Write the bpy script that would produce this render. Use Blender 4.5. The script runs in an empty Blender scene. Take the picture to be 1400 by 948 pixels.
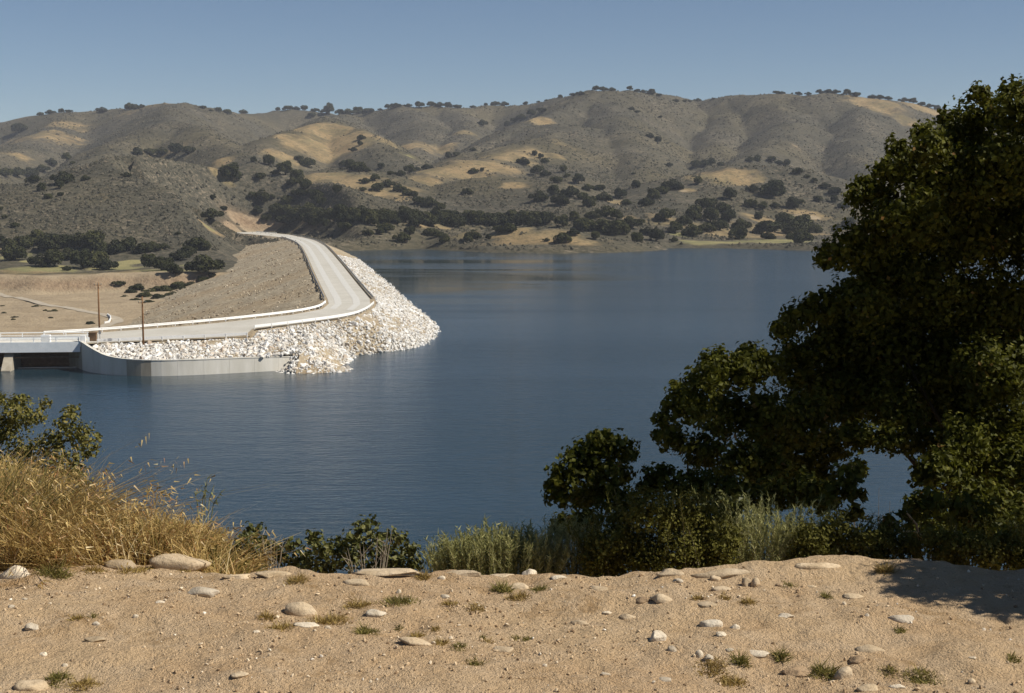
import bpy, math, random
import numpy as np
from mathutils import Vector

scene = bpy.context.scene
col = scene.collection
R = math.radians
rng = np.random.default_rng(7)
random.seed(7)

# ------------------------------------------------------------------ camera
FPX, CU, CV = 1944.0, 700.0, 474.0          # 50 mm lens on a 1400 px wide slide
PITCH = math.atan(204.0 / FPX)              # horizon at row 270
CAM_Z = 31.5                                # eye above the lake surface (z = 0)
cam_d = bpy.data.cameras.new('camera')
cam_d.sensor_width = 36.0
cam_d.lens = 36.0 * FPX / 1400.0
cam_d.clip_start = 0.1
cam_d.clip_end = 12000.0
cam = bpy.data.objects.new('camera', cam_d)
cam.location = (0, 0, CAM_Z)
cam.rotation_euler = (R(90) - PITCH, 0, 0)
col.objects.link(cam)
scene.camera = cam

# ------------------------------------------------------------------ sky and sun
SUN_EL, SUN_AZ = 46.0, -12.0                   # azimuth counted from +X towards +Y
world = bpy.data.worlds.new('World')
scene.world = world
world.use_nodes = True
wn, wl = world.node_tree.nodes, world.node_tree.links
wn.clear()
w_out = wn.new('ShaderNodeOutputWorld')
w_bg = wn.new('ShaderNodeBackground')
w_sky = wn.new('ShaderNodeTexSky')
w_sky.sky_type = 'NISHITA'
w_sky.sun_disc = False
w_sky.sun_elevation = R(SUN_EL)
w_sky.sun_rotation = R(90.0 - SUN_AZ)
w_sky.altitude = 2600.0
w_sky.air_density = 1.0
w_sky.dust_density = 0.0
w_sky.ozone_density = 2.8
w_bg.inputs['Strength'].default_value = 0.057
wl.new(w_sky.outputs[0], w_bg.inputs['Color'])
wl.new(w_bg.outputs[0], w_out.inputs['Surface'])

sun_d = bpy.data.lights.new('sun', 'SUN')
sun_d.energy = 5.0
sun_d.angle = R(0.55)
sun_d.color = (1.0, 0.94, 0.83)
sun = bpy.data.objects.new('sun', sun_d)
to_sun = Vector((math.cos(R(SUN_EL)) * math.cos(R(SUN_AZ)), math.cos(R(SUN_EL)) * math.sin(R(SUN_AZ)), math.sin(R(SUN_EL))))
sun.rotation_euler = to_sun.to_track_quat('Z', 'Y').to_euler()
sun.location = (60, 0, 90)
col.objects.link(sun)

scene.view_settings.view_transform = 'Standard'
scene.view_settings.look = 'None'
scene.view_settings.exposure = 0.3
scene.view_settings.gamma = 1.0
scene.view_settings.use_curve_mapping = False
scene.render.engine = 'CYCLES'
scene.cycles.max_bounces = 6
scene.cycles.diffuse_bounces = 3
scene.cycles.glossy_bounces = 2
scene.cycles.transmission_bounces = 3
scene.cycles.volume_bounces = 0
scene.cycles.caustics_reflective = False
scene.cycles.caustics_refractive = False
scene.cycles.sample_clamp_indirect = 4.0
scene.cycles.use_denoising = True

# ------------------------------------------------------------------ pixels to places
SP, CP = math.sin(PITCH), math.cos(PITCH)
def ray(u, v):
    a, b = (u - CU) / FPX, (CV - v) / FPX
    return np.array([a, CP + b * SP, -SP + b * CP])
def at_z(u, v, z):
    d = ray(u, v); t = (z - CAM_Z) / d[2]
    return np.array([d[0] * t, d[1] * t, z])
def at_y(u, v, y):
    d = ray(u, v); t = y / d[1]
    return np.array([d[0] * t, y, CAM_Z + d[2] * t])
def px(n, y):                                # n photo pixels in metres at distance y
    return n * y / FPX

# ------------------------------------------------------------------ noise
def _hash(ix, iy, seed):
    h = (ix.astype(np.int64) * 374761393 + iy.astype(np.int64) * 668265263 + seed * 1442695041) & 0x7fffffff
    h = ((h ^ (h >> 13)) * 1274126177) & 0x7fffffff
    h = ((h ^ (h >> 16)) * 1103515245) & 0x7fffffff
    return ((h ^ (h >> 12)) & 0xffff) / 65535.0
def vnoise(x, y, seed=0):
    x, y = np.asarray(x, float), np.asarray(y, float)
    ix, iy = np.floor(x), np.floor(y)
    fx, fy = x - ix, y - iy
    fx, fy = fx * fx * fx * (fx * (fx * 6 - 15) + 10), fy * fy * fy * (fy * (fy * 6 - 15) + 10)
    a, b = _hash(ix, iy, seed), _hash(ix + 1, iy, seed)
    c, d = _hash(ix, iy + 1, seed), _hash(ix + 1, iy + 1, seed)
    return (a + (b - a) * fx + (c - a) * fy + (a - b - c + d) * fx * fy) * 2 - 1
def fbm(x, y, octaves=4, seed=0, gain=0.5):
    s, amp, f = 0.0, 1.0, 1.0
    for k in range(octaves):
        s = s + amp * vnoise(x * f + 17.3 * k, y * f - 9.1 * k, seed + k); amp *= gain; f *= 2.03
    return s
def smooth(e0, e1, x):
    t = np.clip((np.asarray(x, float) - e0) / (e1 - e0), 0, 1); return t * t * (3 - 2 * t)

# ------------------------------------------------------------------ meshes
def mesh_data(name, verts, faces, mat=None, smooth_shade=False):
    """faces: (n,3) or (n,4) integer array"""
    verts = np.ascontiguousarray(verts, dtype=np.float32); faces = np.ascontiguousarray(faces, dtype=np.int32)
    me = bpy.data.meshes.new(name)
    n, k = faces.shape
    me.vertices.add(len(verts)); me.vertices.foreach_set('co', verts.ravel())
    me.loops.add(n * k); me.loops.foreach_set('vertex_index', faces.ravel())
    me.polygons.add(n)
    me.polygons.foreach_set('loop_start', np.arange(0, n * k, k, dtype=np.int32))
    me.polygons.foreach_set('loop_total', np.full(n, k, dtype=np.int32))
    me.polygons.foreach_set('use_smooth', np.full(n, smooth_shade, dtype=bool))
    me.update(calc_edges=True)
    if mat: me.materials.append(mat)
    return me
def attr(me, name, values):
    a = me.attributes.new(name, 'FLOAT', 'POINT'); a.data.foreach_set('value', np.asarray(values, dtype=np.float32))
def obj(name, me, parent=None, loc=None):
    o = bpy.data.objects.new(name, me); col.objects.link(o)
    if parent: o.parent = parent
    if loc is not None: o.location = [float(c) for c in loc]
    return o
def tag(o, label=None, cat=None, group=None, kind=None):
    if label: o['label'] = label
    if cat: o['category'] = cat
    if group: o['group'] = group
    if kind: o['kind'] = kind
    return o
def empty(name, loc, label, cat, group=None):
    return tag(obj(name, None, None, loc), label, cat, group)
class MB:
    """collects shapes for one mesh (triangles and quads stored as quads/tris lists)"""
    def __init__(s): s.v, s.f = [], []
    def add(s, v, f):
        o = len(s.v); s.v += [tuple(map(float, p)) for p in v]; s.f += [tuple(i + o for i in q) for q in f]
    def box(s, c, size, ax=None):
        c = np.array(c, float); h = np.array(size, float) / 2
        ax = np.eye(3) if ax is None else np.array(ax, float)
        v = [c + ax[0] * h[0] * i + ax[1] * h[1] * j + ax[2] * h[2] * k for k in (-1, 1) for j in (-1, 1) for i in (-1, 1)]
        s.add(v, [(0, 2, 3, 1), (4, 5, 7, 6), (0, 1, 5, 4), (2, 6, 7, 3), (0, 4, 6, 2), (1, 3, 7, 5)])
    def tube(s, pts, radii, n=8, caps=True):
        pts = [np.array(p, float) for p in pts]; ring = []
        for i, p in enumerate(pts):
            t = pts[min(i + 1, len(pts) - 1)] - pts[max(i - 1, 0)]; t = t / (np.linalg.norm(t) + 1e-9)
            a = np.cross(t, [0, 0, 1.0] if abs(t[2]) < 0.9 else [1.0, 0, 0]); a /= np.linalg.norm(a); b = np.cross(t, a)
            ring.append([p + radii[i] * (math.cos(2 * math.pi * k / n) * a + math.sin(2 * math.pi * k / n) * b) for k in range(n)])
        v = [q for r in ring for q in r]; f = []
        for i in range(len(pts) - 1):
            for k in range(n): f.append((i * n + k, i * n + (k + 1) % n, (i + 1) * n + (k + 1) % n, (i + 1) * n + k))
        if caps: f.append(tuple(range(n))[::-1]); f.append(tuple(range((len(pts) - 1) * n, len(pts) * n)))
        s.add(v, f)
    def sweep(s, path, profile):
        """profile: closed (offset, height) polygon carried along a path of 3-D points, offset to the right of travel"""
        path = [np.array(p, float) for p in path]; n = len(profile); v, f = [], []
        for i, p in enumerate(path):
            t = path[min(i + 1, len(path) - 1)] - path[max(i - 1, 0)]; t[2] = 0; t /= np.linalg.norm(t) + 1e-9
            r = np.array([t[1], -t[0], 0])
            v += [p + r * a + np.array([0, 0, b]) for a, b in profile]
        for i in range(len(path) - 1):
            for k in range(n): f.append((i * n + k, (i + 1) * n + k, (i + 1) * n + (k + 1) % n, i * n + (k + 1) % n))
        f.append(tuple(range(n))); f.append(tuple(range((len(path) - 1) * n, len(path) * n))[::-1])
        s.add(v, f)
    def data(s, name, mat, smooth_shade=False):
        me = bpy.data.meshes.new(name); me.from_pydata(s.v, [], s.f); me.update()
        if smooth_shade: me.polygons.foreach_set('use_smooth', [True] * len(me.polygons))
        me.materials.append(mat); return me
    def build(s, name, mat, parent=None, smooth_shade=False): return obj(name, s.data(name, mat, smooth_shade), parent)
def resample(path, step):
    p = np.array(path, float); L = np.r_[0, np.cumsum(np.linalg.norm(np.diff(p, axis=0), axis=1))]
    n = max(2, int(round(L[-1] / step)) + 1); t = np.linspace(0, L[-1], n)
    return np.stack([np.interp(t, L, p[:, k]) for k in range(p.shape[1])], 1)
def rounded(path, rounds=2):
    p = [np.array(q, float) for q in path]
    for _ in range(rounds):
        q = [p[0]]
        for a, b in zip(p[:-1], p[1:]): q += [a * 0.75 + b * 0.25, a * 0.25 + b * 0.75]
        q.append(p[-1]); p = q
    return np.array(p)

# ------------------------------------------------------------------ materials
class NT:
    def __init__(s, name):
        s.m = bpy.data.materials.new(name); s.m.use_nodes = True
        s.t = s.m.node_tree; s.n = s.t.nodes; s.b = s.n['Principled BSDF']
        s.pos = s.n.new('ShaderNodeNewGeometry').outputs['Position']
        s.island = s.n[-1].outputs['Random Per Island']
        s.b.inputs['Specular IOR Level'].default_value = 0.25
    def link(s, a, b): s.t.links.new(a, b)
    def noise(s, scale, detail=4, rough=0.55, stretch=None, dist=0.0, vec=None):
        n = s.n.new('ShaderNodeTexNoise'); n.inputs['Scale'].default_value = scale; n.inputs['Detail'].default_value = detail
        n.inputs['Roughness'].default_value = rough; n.inputs['Distortion'].default_value = dist
        v = vec or s.pos
        if stretch:
            m = s.n.new('ShaderNodeVectorMath'); m.operation = 'MULTIPLY'; m.inputs[1].default_value = stretch
            s.link(v, m.inputs[0]); v = m.outputs[0]
        s.link(v, n.inputs['Vector']); return n.outputs['Fac']
    def voronoi(s, scale, out='Distance'):
        n = s.n.new('ShaderNodeTexVoronoi'); n.inputs['Scale'].default_value = scale; s.link(s.pos, n.inputs['Vector']); return n.outputs[out]
    def ramp(s, fac, stops):
        r = s.n.new('ShaderNodeValToRGB'); e = r.color_ramp.elements
        while len(e) < len(stops): e.new(0.5)
        for el, (p, c) in zip(e, stops):
            el.position = p; el.color = (*c, 1) if len(c) == 3 else c
        s.link(fac, r.inputs[0]); return r.outputs[0]
    def grey(s, fac, a, b): return s.ramp(fac, [(a, (0, 0, 0)), (b, (1, 1, 1))])
    def mix(s, fac, a, b, mode='MIX'):
        m = s.n.new('ShaderNodeMix'); m.data_type = 'RGBA'; m.blend_type = mode
        for i, x in ((0, fac), (6, a), (7, b)):
            if hasattr(x, 'is_linked'): s.link(x, m.inputs[i])
            elif i == 0: m.inputs[0].default_value = x
            else: m.inputs[i].default_value = (*x, 1)
        return m.outputs[2]
    def math(s, op, a, b=0.0):
        m = s.n.new('ShaderNodeMath'); m.operation = op
        for i, x in ((0, a), (1, b)):
            if hasattr(x, 'is_linked'): s.link(x, m.inputs[i])
            else: m.inputs[i].default_value = x
        return m.outputs[0]
    def attr(s, name):
        a = s.n.new('ShaderNodeAttribute'); a.attribute_name = name; return a.outputs['Fac']
    def bump(s, height, strength, dist):
        b = s.n.new('ShaderNodeBump'); b.inputs['Strength'].default_value = strength; b.inputs['Distance'].default_value = dist
        s.link(height, b.inputs['Height']); s.link(b.outputs[0], s.b.inputs['Normal']); return b
    def done(s, color, rough=0.85, spec=None):
        if hasattr(color, 'is_linked'): s.link(color, s.b.inputs['Base Color'])
        else: s.b.inputs['Base Color'].default_value = (*color, 1)
        if hasattr(rough, 'is_linked'): s.link(rough, s.b.inputs['Roughness'])
        else: s.b.inputs['Roughness'].default_value = rough
        if spec is not None: s.b.inputs['Specular IOR Level'].default_value = spec
        return s.m
M = {}
# hillsides: grey-brown sage scrub, straw grass where the 'grass' attribute says so, bare earth
t = NT('hillside')
big, mid, fine = t.noise(0.004, 5, 0.6), t.noise(0.03, 5, 0.65), t.noise(0.22, 4, 0.7)
scrub = t.mix(t.grey(mid, 0.35, 0.68), (0.050, 0.047, 0.035), (0.088, 0.080, 0.058))
scrub = t.mix(t.grey(fine, 0.5, 0.72), scrub, (0.12, 0.104, 0.074))
scrub = t.mix(t.grey(t.noise(0.35, 3, 0.6), 0.36, 0.5), (0.032, 0.031, 0.022), scrub)
scrub = t.mix(t.math('MULTIPLY', t.grey(big, 0.45, 0.62), 0.75), scrub, t.mix(t.grey(fine, 0.4, 0.65), (0.062, 0.055, 0.030), (0.125, 0.103, 0.060)))
bare = t.math('MULTIPLY', t.grey(t.noise(0.42, 3, 0.65, (0.6, 1, 1)), 0.53, 0.62), t.grey(t.noise(0.012, 4, 0.6), 0.42, 0.62))
scrub = t.mix(t.math('MULTIPLY', bare, 0.85), scrub, (0.22, 0.18, 0.128))
straw = t.mix(t.grey(t.noise(0.06, 4, 0.6), 0.35, 0.65), (0.225, 0.16, 0.083), (0.30, 0.22, 0.118))
straw = t.mix(t.math('MULTIPLY', t.grey(t.noise(0.028, 5, 0.7), 0.45, 0.62), 0.75), straw, (0.12, 0.106, 0.058))
straw = t.mix(t.grey(t.noise(0.3, 4, 0.6), 0.5, 0.68), straw, (0.11, 0.092, 0.052))
green = t.mix(t.grey(t.noise(0.05, 3), 0.4, 0.6), (0.17, 0.16, 0.075), (0.25, 0.22, 0.105))
earth = t.mix(t.grey(t.noise(0.12, 5, 0.7), 0.3, 0.7), (0.24, 0.185, 0.12), (0.36, 0.285, 0.19))
edge = t.math('ADD', t.attr('grass'), t.math('MULTIPLY', t.math('SUBTRACT', t.noise(0.045, 5, 0.7), 0.5), 1.9))
c = t.mix(t.grey(edge, 0.28, 0.72), scrub, straw)
c = t.mix(t.grey(t.math('ADD', t.attr('green'), t.math('MULTIPLY', t.math('SUBTRACT', t.noise(0.08, 4), 0.5), 0.8)), 0.4, 0.6), c, green)
c = t.mix(t.grey(t.math('ADD', t.attr('earth'), t.math('MULTIPLY', t.math('SUBTRACT', t.noise(0.1, 4), 0.5), 0.6)), 0.4, 0.6), c, earth)
sep = t.n.new('ShaderNodeSeparateXYZ'); t.link(t.n['Geometry'].outputs['Normal'], sep.inputs[0])
steep = t.math('MULTIPLY', t.math('MULTIPLY', t.ramp(sep.outputs[2], [(0.72, (1, 1, 1)), (0.90, (0, 0, 0))]), t.attr('earth')), 0.9)
c = t.mix(steep, c, t.mix(t.grey(t.noise(0.3, 4), 0.4, 0.6), (0.16, 0.105, 0.065), (0.27, 0.19, 0.12)))
t.bump(t.math('ADD', fine, t.noise(0.8, 3)), 0.5, 1.2)
M['hill'] = t.done(c, 0.95, 0.1)

t = NT('chaparral')
c = t.ramp(t.island, [(0.0, (0.036, 0.035, 0.025)), (0.45, (0.056, 0.052, 0.038)), (0.8, (0.082, 0.074, 0.053)), (1.0, (0.13, 0.108, 0.076))])
M['scrub'] = t.done(c, 0.95, 0.1)

def leaf_material(name, stops, rough=0.55, spec=0.3, trans=0.25):
    t = NT(name)
    c = t.ramp(t.island, stops)
    t.done(c, rough, spec)
    if trans:
        tr = t.n.new('ShaderNodeBsdfTranslucent'); t.link(c, tr.inputs['Color'])
        mx = t.n.new('ShaderNodeMixShader'); mx.inputs[0].default_value = trans
        t.link(t.b.outputs[0], mx.inputs[1]); t.link(tr.outputs[0], mx.inputs[2])
        t.link(mx.outputs[0], t.n['Material Output'].inputs['Surface'])
    return t.m
M['far_oak'] = leaf_material('far_oak_leaves', [(0, (0.022, 0.026, 0.012)), (0.6, (0.04, 0.045, 0.02)), (1, (0.065, 0.066, 0.03))], 0.8, 0.1, 0.0)
_t = M['far_oak'].node_tree; _oi = _t.nodes.new('ShaderNodeObjectInfo'); _mx = _t.nodes.new('ShaderNodeMix'); _mx.data_type = 'RGBA'; _mx.blend_type = 'MULTIPLY'; _mx.inputs[0].default_value = 1.0
_rp = _t.nodes.new('ShaderNodeValToRGB'); _rp.color_ramp.elements[0].color = (0.6, 0.62, 0.62, 1); _rp.color_ramp.elements[1].color = (1.35, 1.25, 1.0, 1)
_src = _t.nodes['Principled BSDF'].inputs['Base Color'].links[0].from_socket
_t.links.new(_oi.outputs['Random'], _rp.inputs[0]); _t.links.new(_src, _mx.inputs[6]); _t.links.new(_rp.outputs[0], _mx.inputs[7]); _t.links.new(_mx.outputs[2], _t.nodes['Principled BSDF'].inputs['Base Color'])
M['oak'] = leaf_material('oak_leaves', [(0, (0.042, 0.045, 0.005)), (0.5, (0.068, 0.072, 0.008)), (0.85, (0.105, 0.108, 0.014)), (0.99, (0.16, 0.15, 0.025)), (1, (0.22, 0.12, 0.04))], 0.6, 0.15, 0.35)
M['scrub_oak'] = leaf_material('scrub_oak_leaves', [(0, (0.045, 0.050, 0.010)), (0.6, (0.09, 0.092, 0.020)), (1, (0.15, 0.14, 0.04))], 0.55, 0.3, 0.2)
M['broom'] = leaf_material('left_shrub_leaves', [(0, (0.07, 0.068, 0.012)), (0.6, (0.14, 0.13, 0.028)), (1, (0.24, 0.20, 0.06))], 0.6, 0.25, 0.25)
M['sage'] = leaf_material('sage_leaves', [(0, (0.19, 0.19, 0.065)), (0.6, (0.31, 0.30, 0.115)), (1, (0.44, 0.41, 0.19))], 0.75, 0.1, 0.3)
M['sage_dark'] = leaf_material('shaded_sage_leaves', [(0, (0.070, 0.064, 0.010)), (0.6, (0.11, 0.102, 0.018)), (1, (0.16, 0.145, 0.04))], 0.75, 0.1, 0.2)  # darker copy of the sage leaves, with the oaks' shade put into the colour
M['straw'] = leaf_material('dry_grass', [(0, (0.24, 0.16, 0.045)), (0.35, (0.42, 0.29, 0.10)), (0.75, (0.58, 0.43, 0.18)), (0.9, (0.36, 0.16, 0.06)), (1, (0.74, 0.62, 0.36))], 0.6, 0.25, 0.3)
M['weed'] = leaf_material('weed_leaves', [(0, (0.11, 0.105, 0.025)), (0.6, (0.19, 0.165, 0.045)), (1, (0.34, 0.25, 0.09))], 0.7, 0.15, 0.25)
M['weed_dry'] = leaf_material('dry_weed_leaves', [(0, (0.20, 0.13, 0.04)), (0.6, (0.32, 0.22, 0.07)), (1, (0.42, 0.32, 0.12))], 0.7, 0.15, 0.25)

t = NT('bark')
M['bark'] = t.done(t.mix(t.noise(6, 4, 0.6, (1, 1, 0.25)), (0.022, 0.017, 0.010), (0.055, 0.042, 0.026)), 0.9, 0.1)
t = NT('grey_twigs')
M['twig'] = t.done(t.mix(t.noise(20, 3), (0.16, 0.13, 0.09), (0.36, 0.31, 0.24)), 0.9, 0.1)

t = NT('dirt')
n1, n2, n3 = t.noise(0.9, 5, 0.6), t.noise(6, 6, 0.65), t.noise(55, 4, 0.7)
c = t.mix(t.grey(n1, 0.35, 0.65), (0.535, 0.362, 0.205), (0.605, 0.435, 0.258))
c = t.mix(t.grey(n2, 0.42, 0.7), c, (0.60, 0.445, 0.285))
c = t.mix(t.grey(t.noise(3.2, 5, 0.7, None, 0.6), 0.56, 0.7), c, (0.39, 0.25, 0.125))
c = t.mix(t.math('MULTIPLY', t.grey(n3, 0.56, 0.70), 0.7), c, (0.25, 0.175, 0.10))
c = t.mix(t.math('MULTIPLY', t.grey(t.noise(95, 3, 0.6), 0.62, 0.72), 0.6), c, (0.66, 0.53, 0.38))
t.bump(t.math('ADD', t.math('MULTIPLY', n2, 1.5), t.math('ADD', n3, t.math('MULTIPLY', t.noise(140, 3, 0.7), 0.6))), 1.0, 0.028)
M['dirt'] = t.done(c, 0.95, 0.1)

def stone_material(name, a, b, scale, dark=(0.2, 0.14, 0.09), bumpd=0.02):
    t = NT(name)
    ob = t.n.new('ShaderNodeObjectInfo').outputs['Random']
    c = t.mix(t.grey(t.noise(scale, 5, 0.65), 0.35, 0.68), a, b)
    c = t.mix(t.math('MULTIPLY', t.grey(t.noise(scale * 5, 4, 0.7), 0.55, 0.7), 0.6), c, dark)
    c = t.mix(1.0, c, t.ramp(ob, [(0, (0.72, 0.70, 0.68)), (0.5, (0.95, 0.93, 0.9)), (1, (1.12, 1.08, 1.02))]), 'MULTIPLY')
    t.bump(t.noise(scale * 4, 6, 0.7), 0.6, bumpd)
    return t.done(c, 0.9, 0.15)
M['stone'] = stone_material('sandstone', (0.44, 0.34, 0.22), (0.60, 0.49, 0.35), 9)
M['pale'] = stone_material('pale_stone', (0.52, 0.44, 0.33), (0.68, 0.61, 0.50), 14, (0.4, 0.32, 0.22))
M['brownrock'] = stone_material('brown_stone', (0.26, 0.18, 0.11), (0.42, 0.31, 0.2), 12)

t = NT('gravel')
M['gravel'] = t.done(t.ramp(t.island, [(0, (0.20, 0.13, 0.075)), (0.35, (0.42, 0.30, 0.18)), (0.80, (0.55, 0.42, 0.27)), (0.96, (0.64, 0.54, 0.40)), (1, (0.80, 0.75, 0.66))]), 0.9, 0.15)

t = NT('riprap')
c = t.ramp(t.island, [(0, (0.38, 0.31, 0.23)), (0.10, (0.48, 0.43, 0.36)), (0.25, (0.55, 0.52, 0.47)), (0.7, (0.60, 0.585, 0.555)), (1, (0.76, 0.75, 0.735))])
c = t.mix(t.math('MULTIPLY', t.grey(t.noise(2.5, 4, 0.7), 0.5, 0.7), 0.4), c, (0.40, 0.36, 0.30))
M['riprap'] = t.done(c, 0.9, 0.15)

t = NT('embankment')
c = t.mix(t.grey(t.noise(0.25, 5, 0.7), 0.35, 0.66), (0.30, 0.25, 0.175), (0.45, 0.38, 0.275))
c = t.mix(t.grey(t.noise(0.8, 3, 0.75), 0.50, 0.64), c, (0.20, 0.155, 0.10))
c = t.mix(t.grey(t.noise(0.02, 4, 0.6), 0.45, 0.62), c, t.mix(0.55, c, (0.34, 0.25, 0.15)))
t.bump(t.noise(1.2, 4, 0.75), 0.8, 0.5)
M['bank'] = t.done(c, 0.95, 0.1)

t = NT('road')
c = t.mix(t.grey(t.noise(0.15, 5, 0.6), 0.35, 0.65), (0.44, 0.415, 0.36), (0.51, 0.485, 0.43))
c = t.mix(t.math('MULTIPLY', t.grey(t.noise(1.5, 4), 0.5, 0.7), 0.4), c, (0.44, 0.41, 0.36))
M['road'] = t.done(c, 0.85, 0.2)
t = NT('wheel_track')
M['track'] = t.done(t.mix(t.noise(0.3, 4), (0.50, 0.485, 0.445), (0.57, 0.555, 0.52)), 0.8, 0.2)

def plain(name, a, b, scale, rough=0.8, spec=0.2, stretch=None):
    t = NT(name); return t.done(t.mix(t.grey(t.noise(scale, 5, 0.65, stretch), 0.35, 0.68), a, b), rough, spec)
M['track_gravel'] = plain('gravel_track', (0.33, 0.28, 0.21), (0.42, 0.365, 0.285), 0.3)
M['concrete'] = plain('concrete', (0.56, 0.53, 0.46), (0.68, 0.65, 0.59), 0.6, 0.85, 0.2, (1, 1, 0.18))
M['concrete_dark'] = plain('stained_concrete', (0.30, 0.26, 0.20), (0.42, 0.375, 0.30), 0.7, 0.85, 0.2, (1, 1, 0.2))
M['white'] = plain('white_paint', (0.82, 0.82, 0.80), (0.88, 0.88, 0.87), 1.5, 0.5, 0.3)
M['pale_blue'] = plain('weathered_pale_paint', (0.72, 0.76, 0.78), (0.86, 0.88, 0.89), 0.8, 0.5, 0.3)
M['rail_grey'] = plain('galvanised_steel', (0.22, 0.23, 0.24), (0.34, 0.35, 0.36), 1.0, 0.5, 0.4)
M['rust'] = plain('brown_steel', (0.12, 0.075, 0.04), (0.22, 0.14, 0.08), 1.2, 0.7, 0.2)
M['wood'] = plain('creosoted_wood', (0.14, 0.07, 0.03), (0.26, 0.14, 0.065), 2.0, 0.85, 0.15, (1, 1, 0.1))
M['glass'] = plain('insulator_glass', (0.10, 0.14, 0.13), (0.14, 0.18, 0.17), 3, 0.2, 0.5)

# lake: dark water, wind ripples, smoother streaks under the far shore
t = NT('lake_water')
calm = t.grey(t.noise(1.0, 4, 0.6, (0.0030, 0.022, 1), 0.8), 0.30, 0.55)
calm = t.math('MULTIPLY', calm, t.attr('calm'))
h1 = t.noise(1.0, 4, 0.6, (0.55, 1.0, 1)); h2 = t.noise(0.25, 3, 0.5, (0.5, 1.0, 1)); h3 = t.noise(4.0, 3, 0.6, (0.7, 1, 1))
h = t.math('ADD', t.math('MULTIPLY', h1, 0.30), t.math('ADD', t.math('MULTIPLY', h2, 0.30), t.math('MULTIPLY', h3, 0.06)))
bp = t.bump(h, 0.5, 1.0)
t.link(t.math('SUBTRACT', t.math('ADD', 0.34, t.math('MULTIPLY', t.grey(t.noise(1.0, 3, 0.5, (0.004, 0.016, 1), 0.5), 0.35, 0.65), 0.26)), t.math('MULTIPLY', calm, 0.58)), bp.inputs['Strength'])
t.b.inputs['IOR'].default_value = 1.333
t.b.inputs['Specular IOR Level'].default_value = 0.5
M['water'] = t.done((0.015, 0.034, 0.048), t.math('SUBTRACT', 0.16, t.math('MULTIPLY', calm, 0.09)))
M['water'].node_tree.nodes['Principled BSDF'].inputs['Specular IOR Level'].default_value = 0.5

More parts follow.
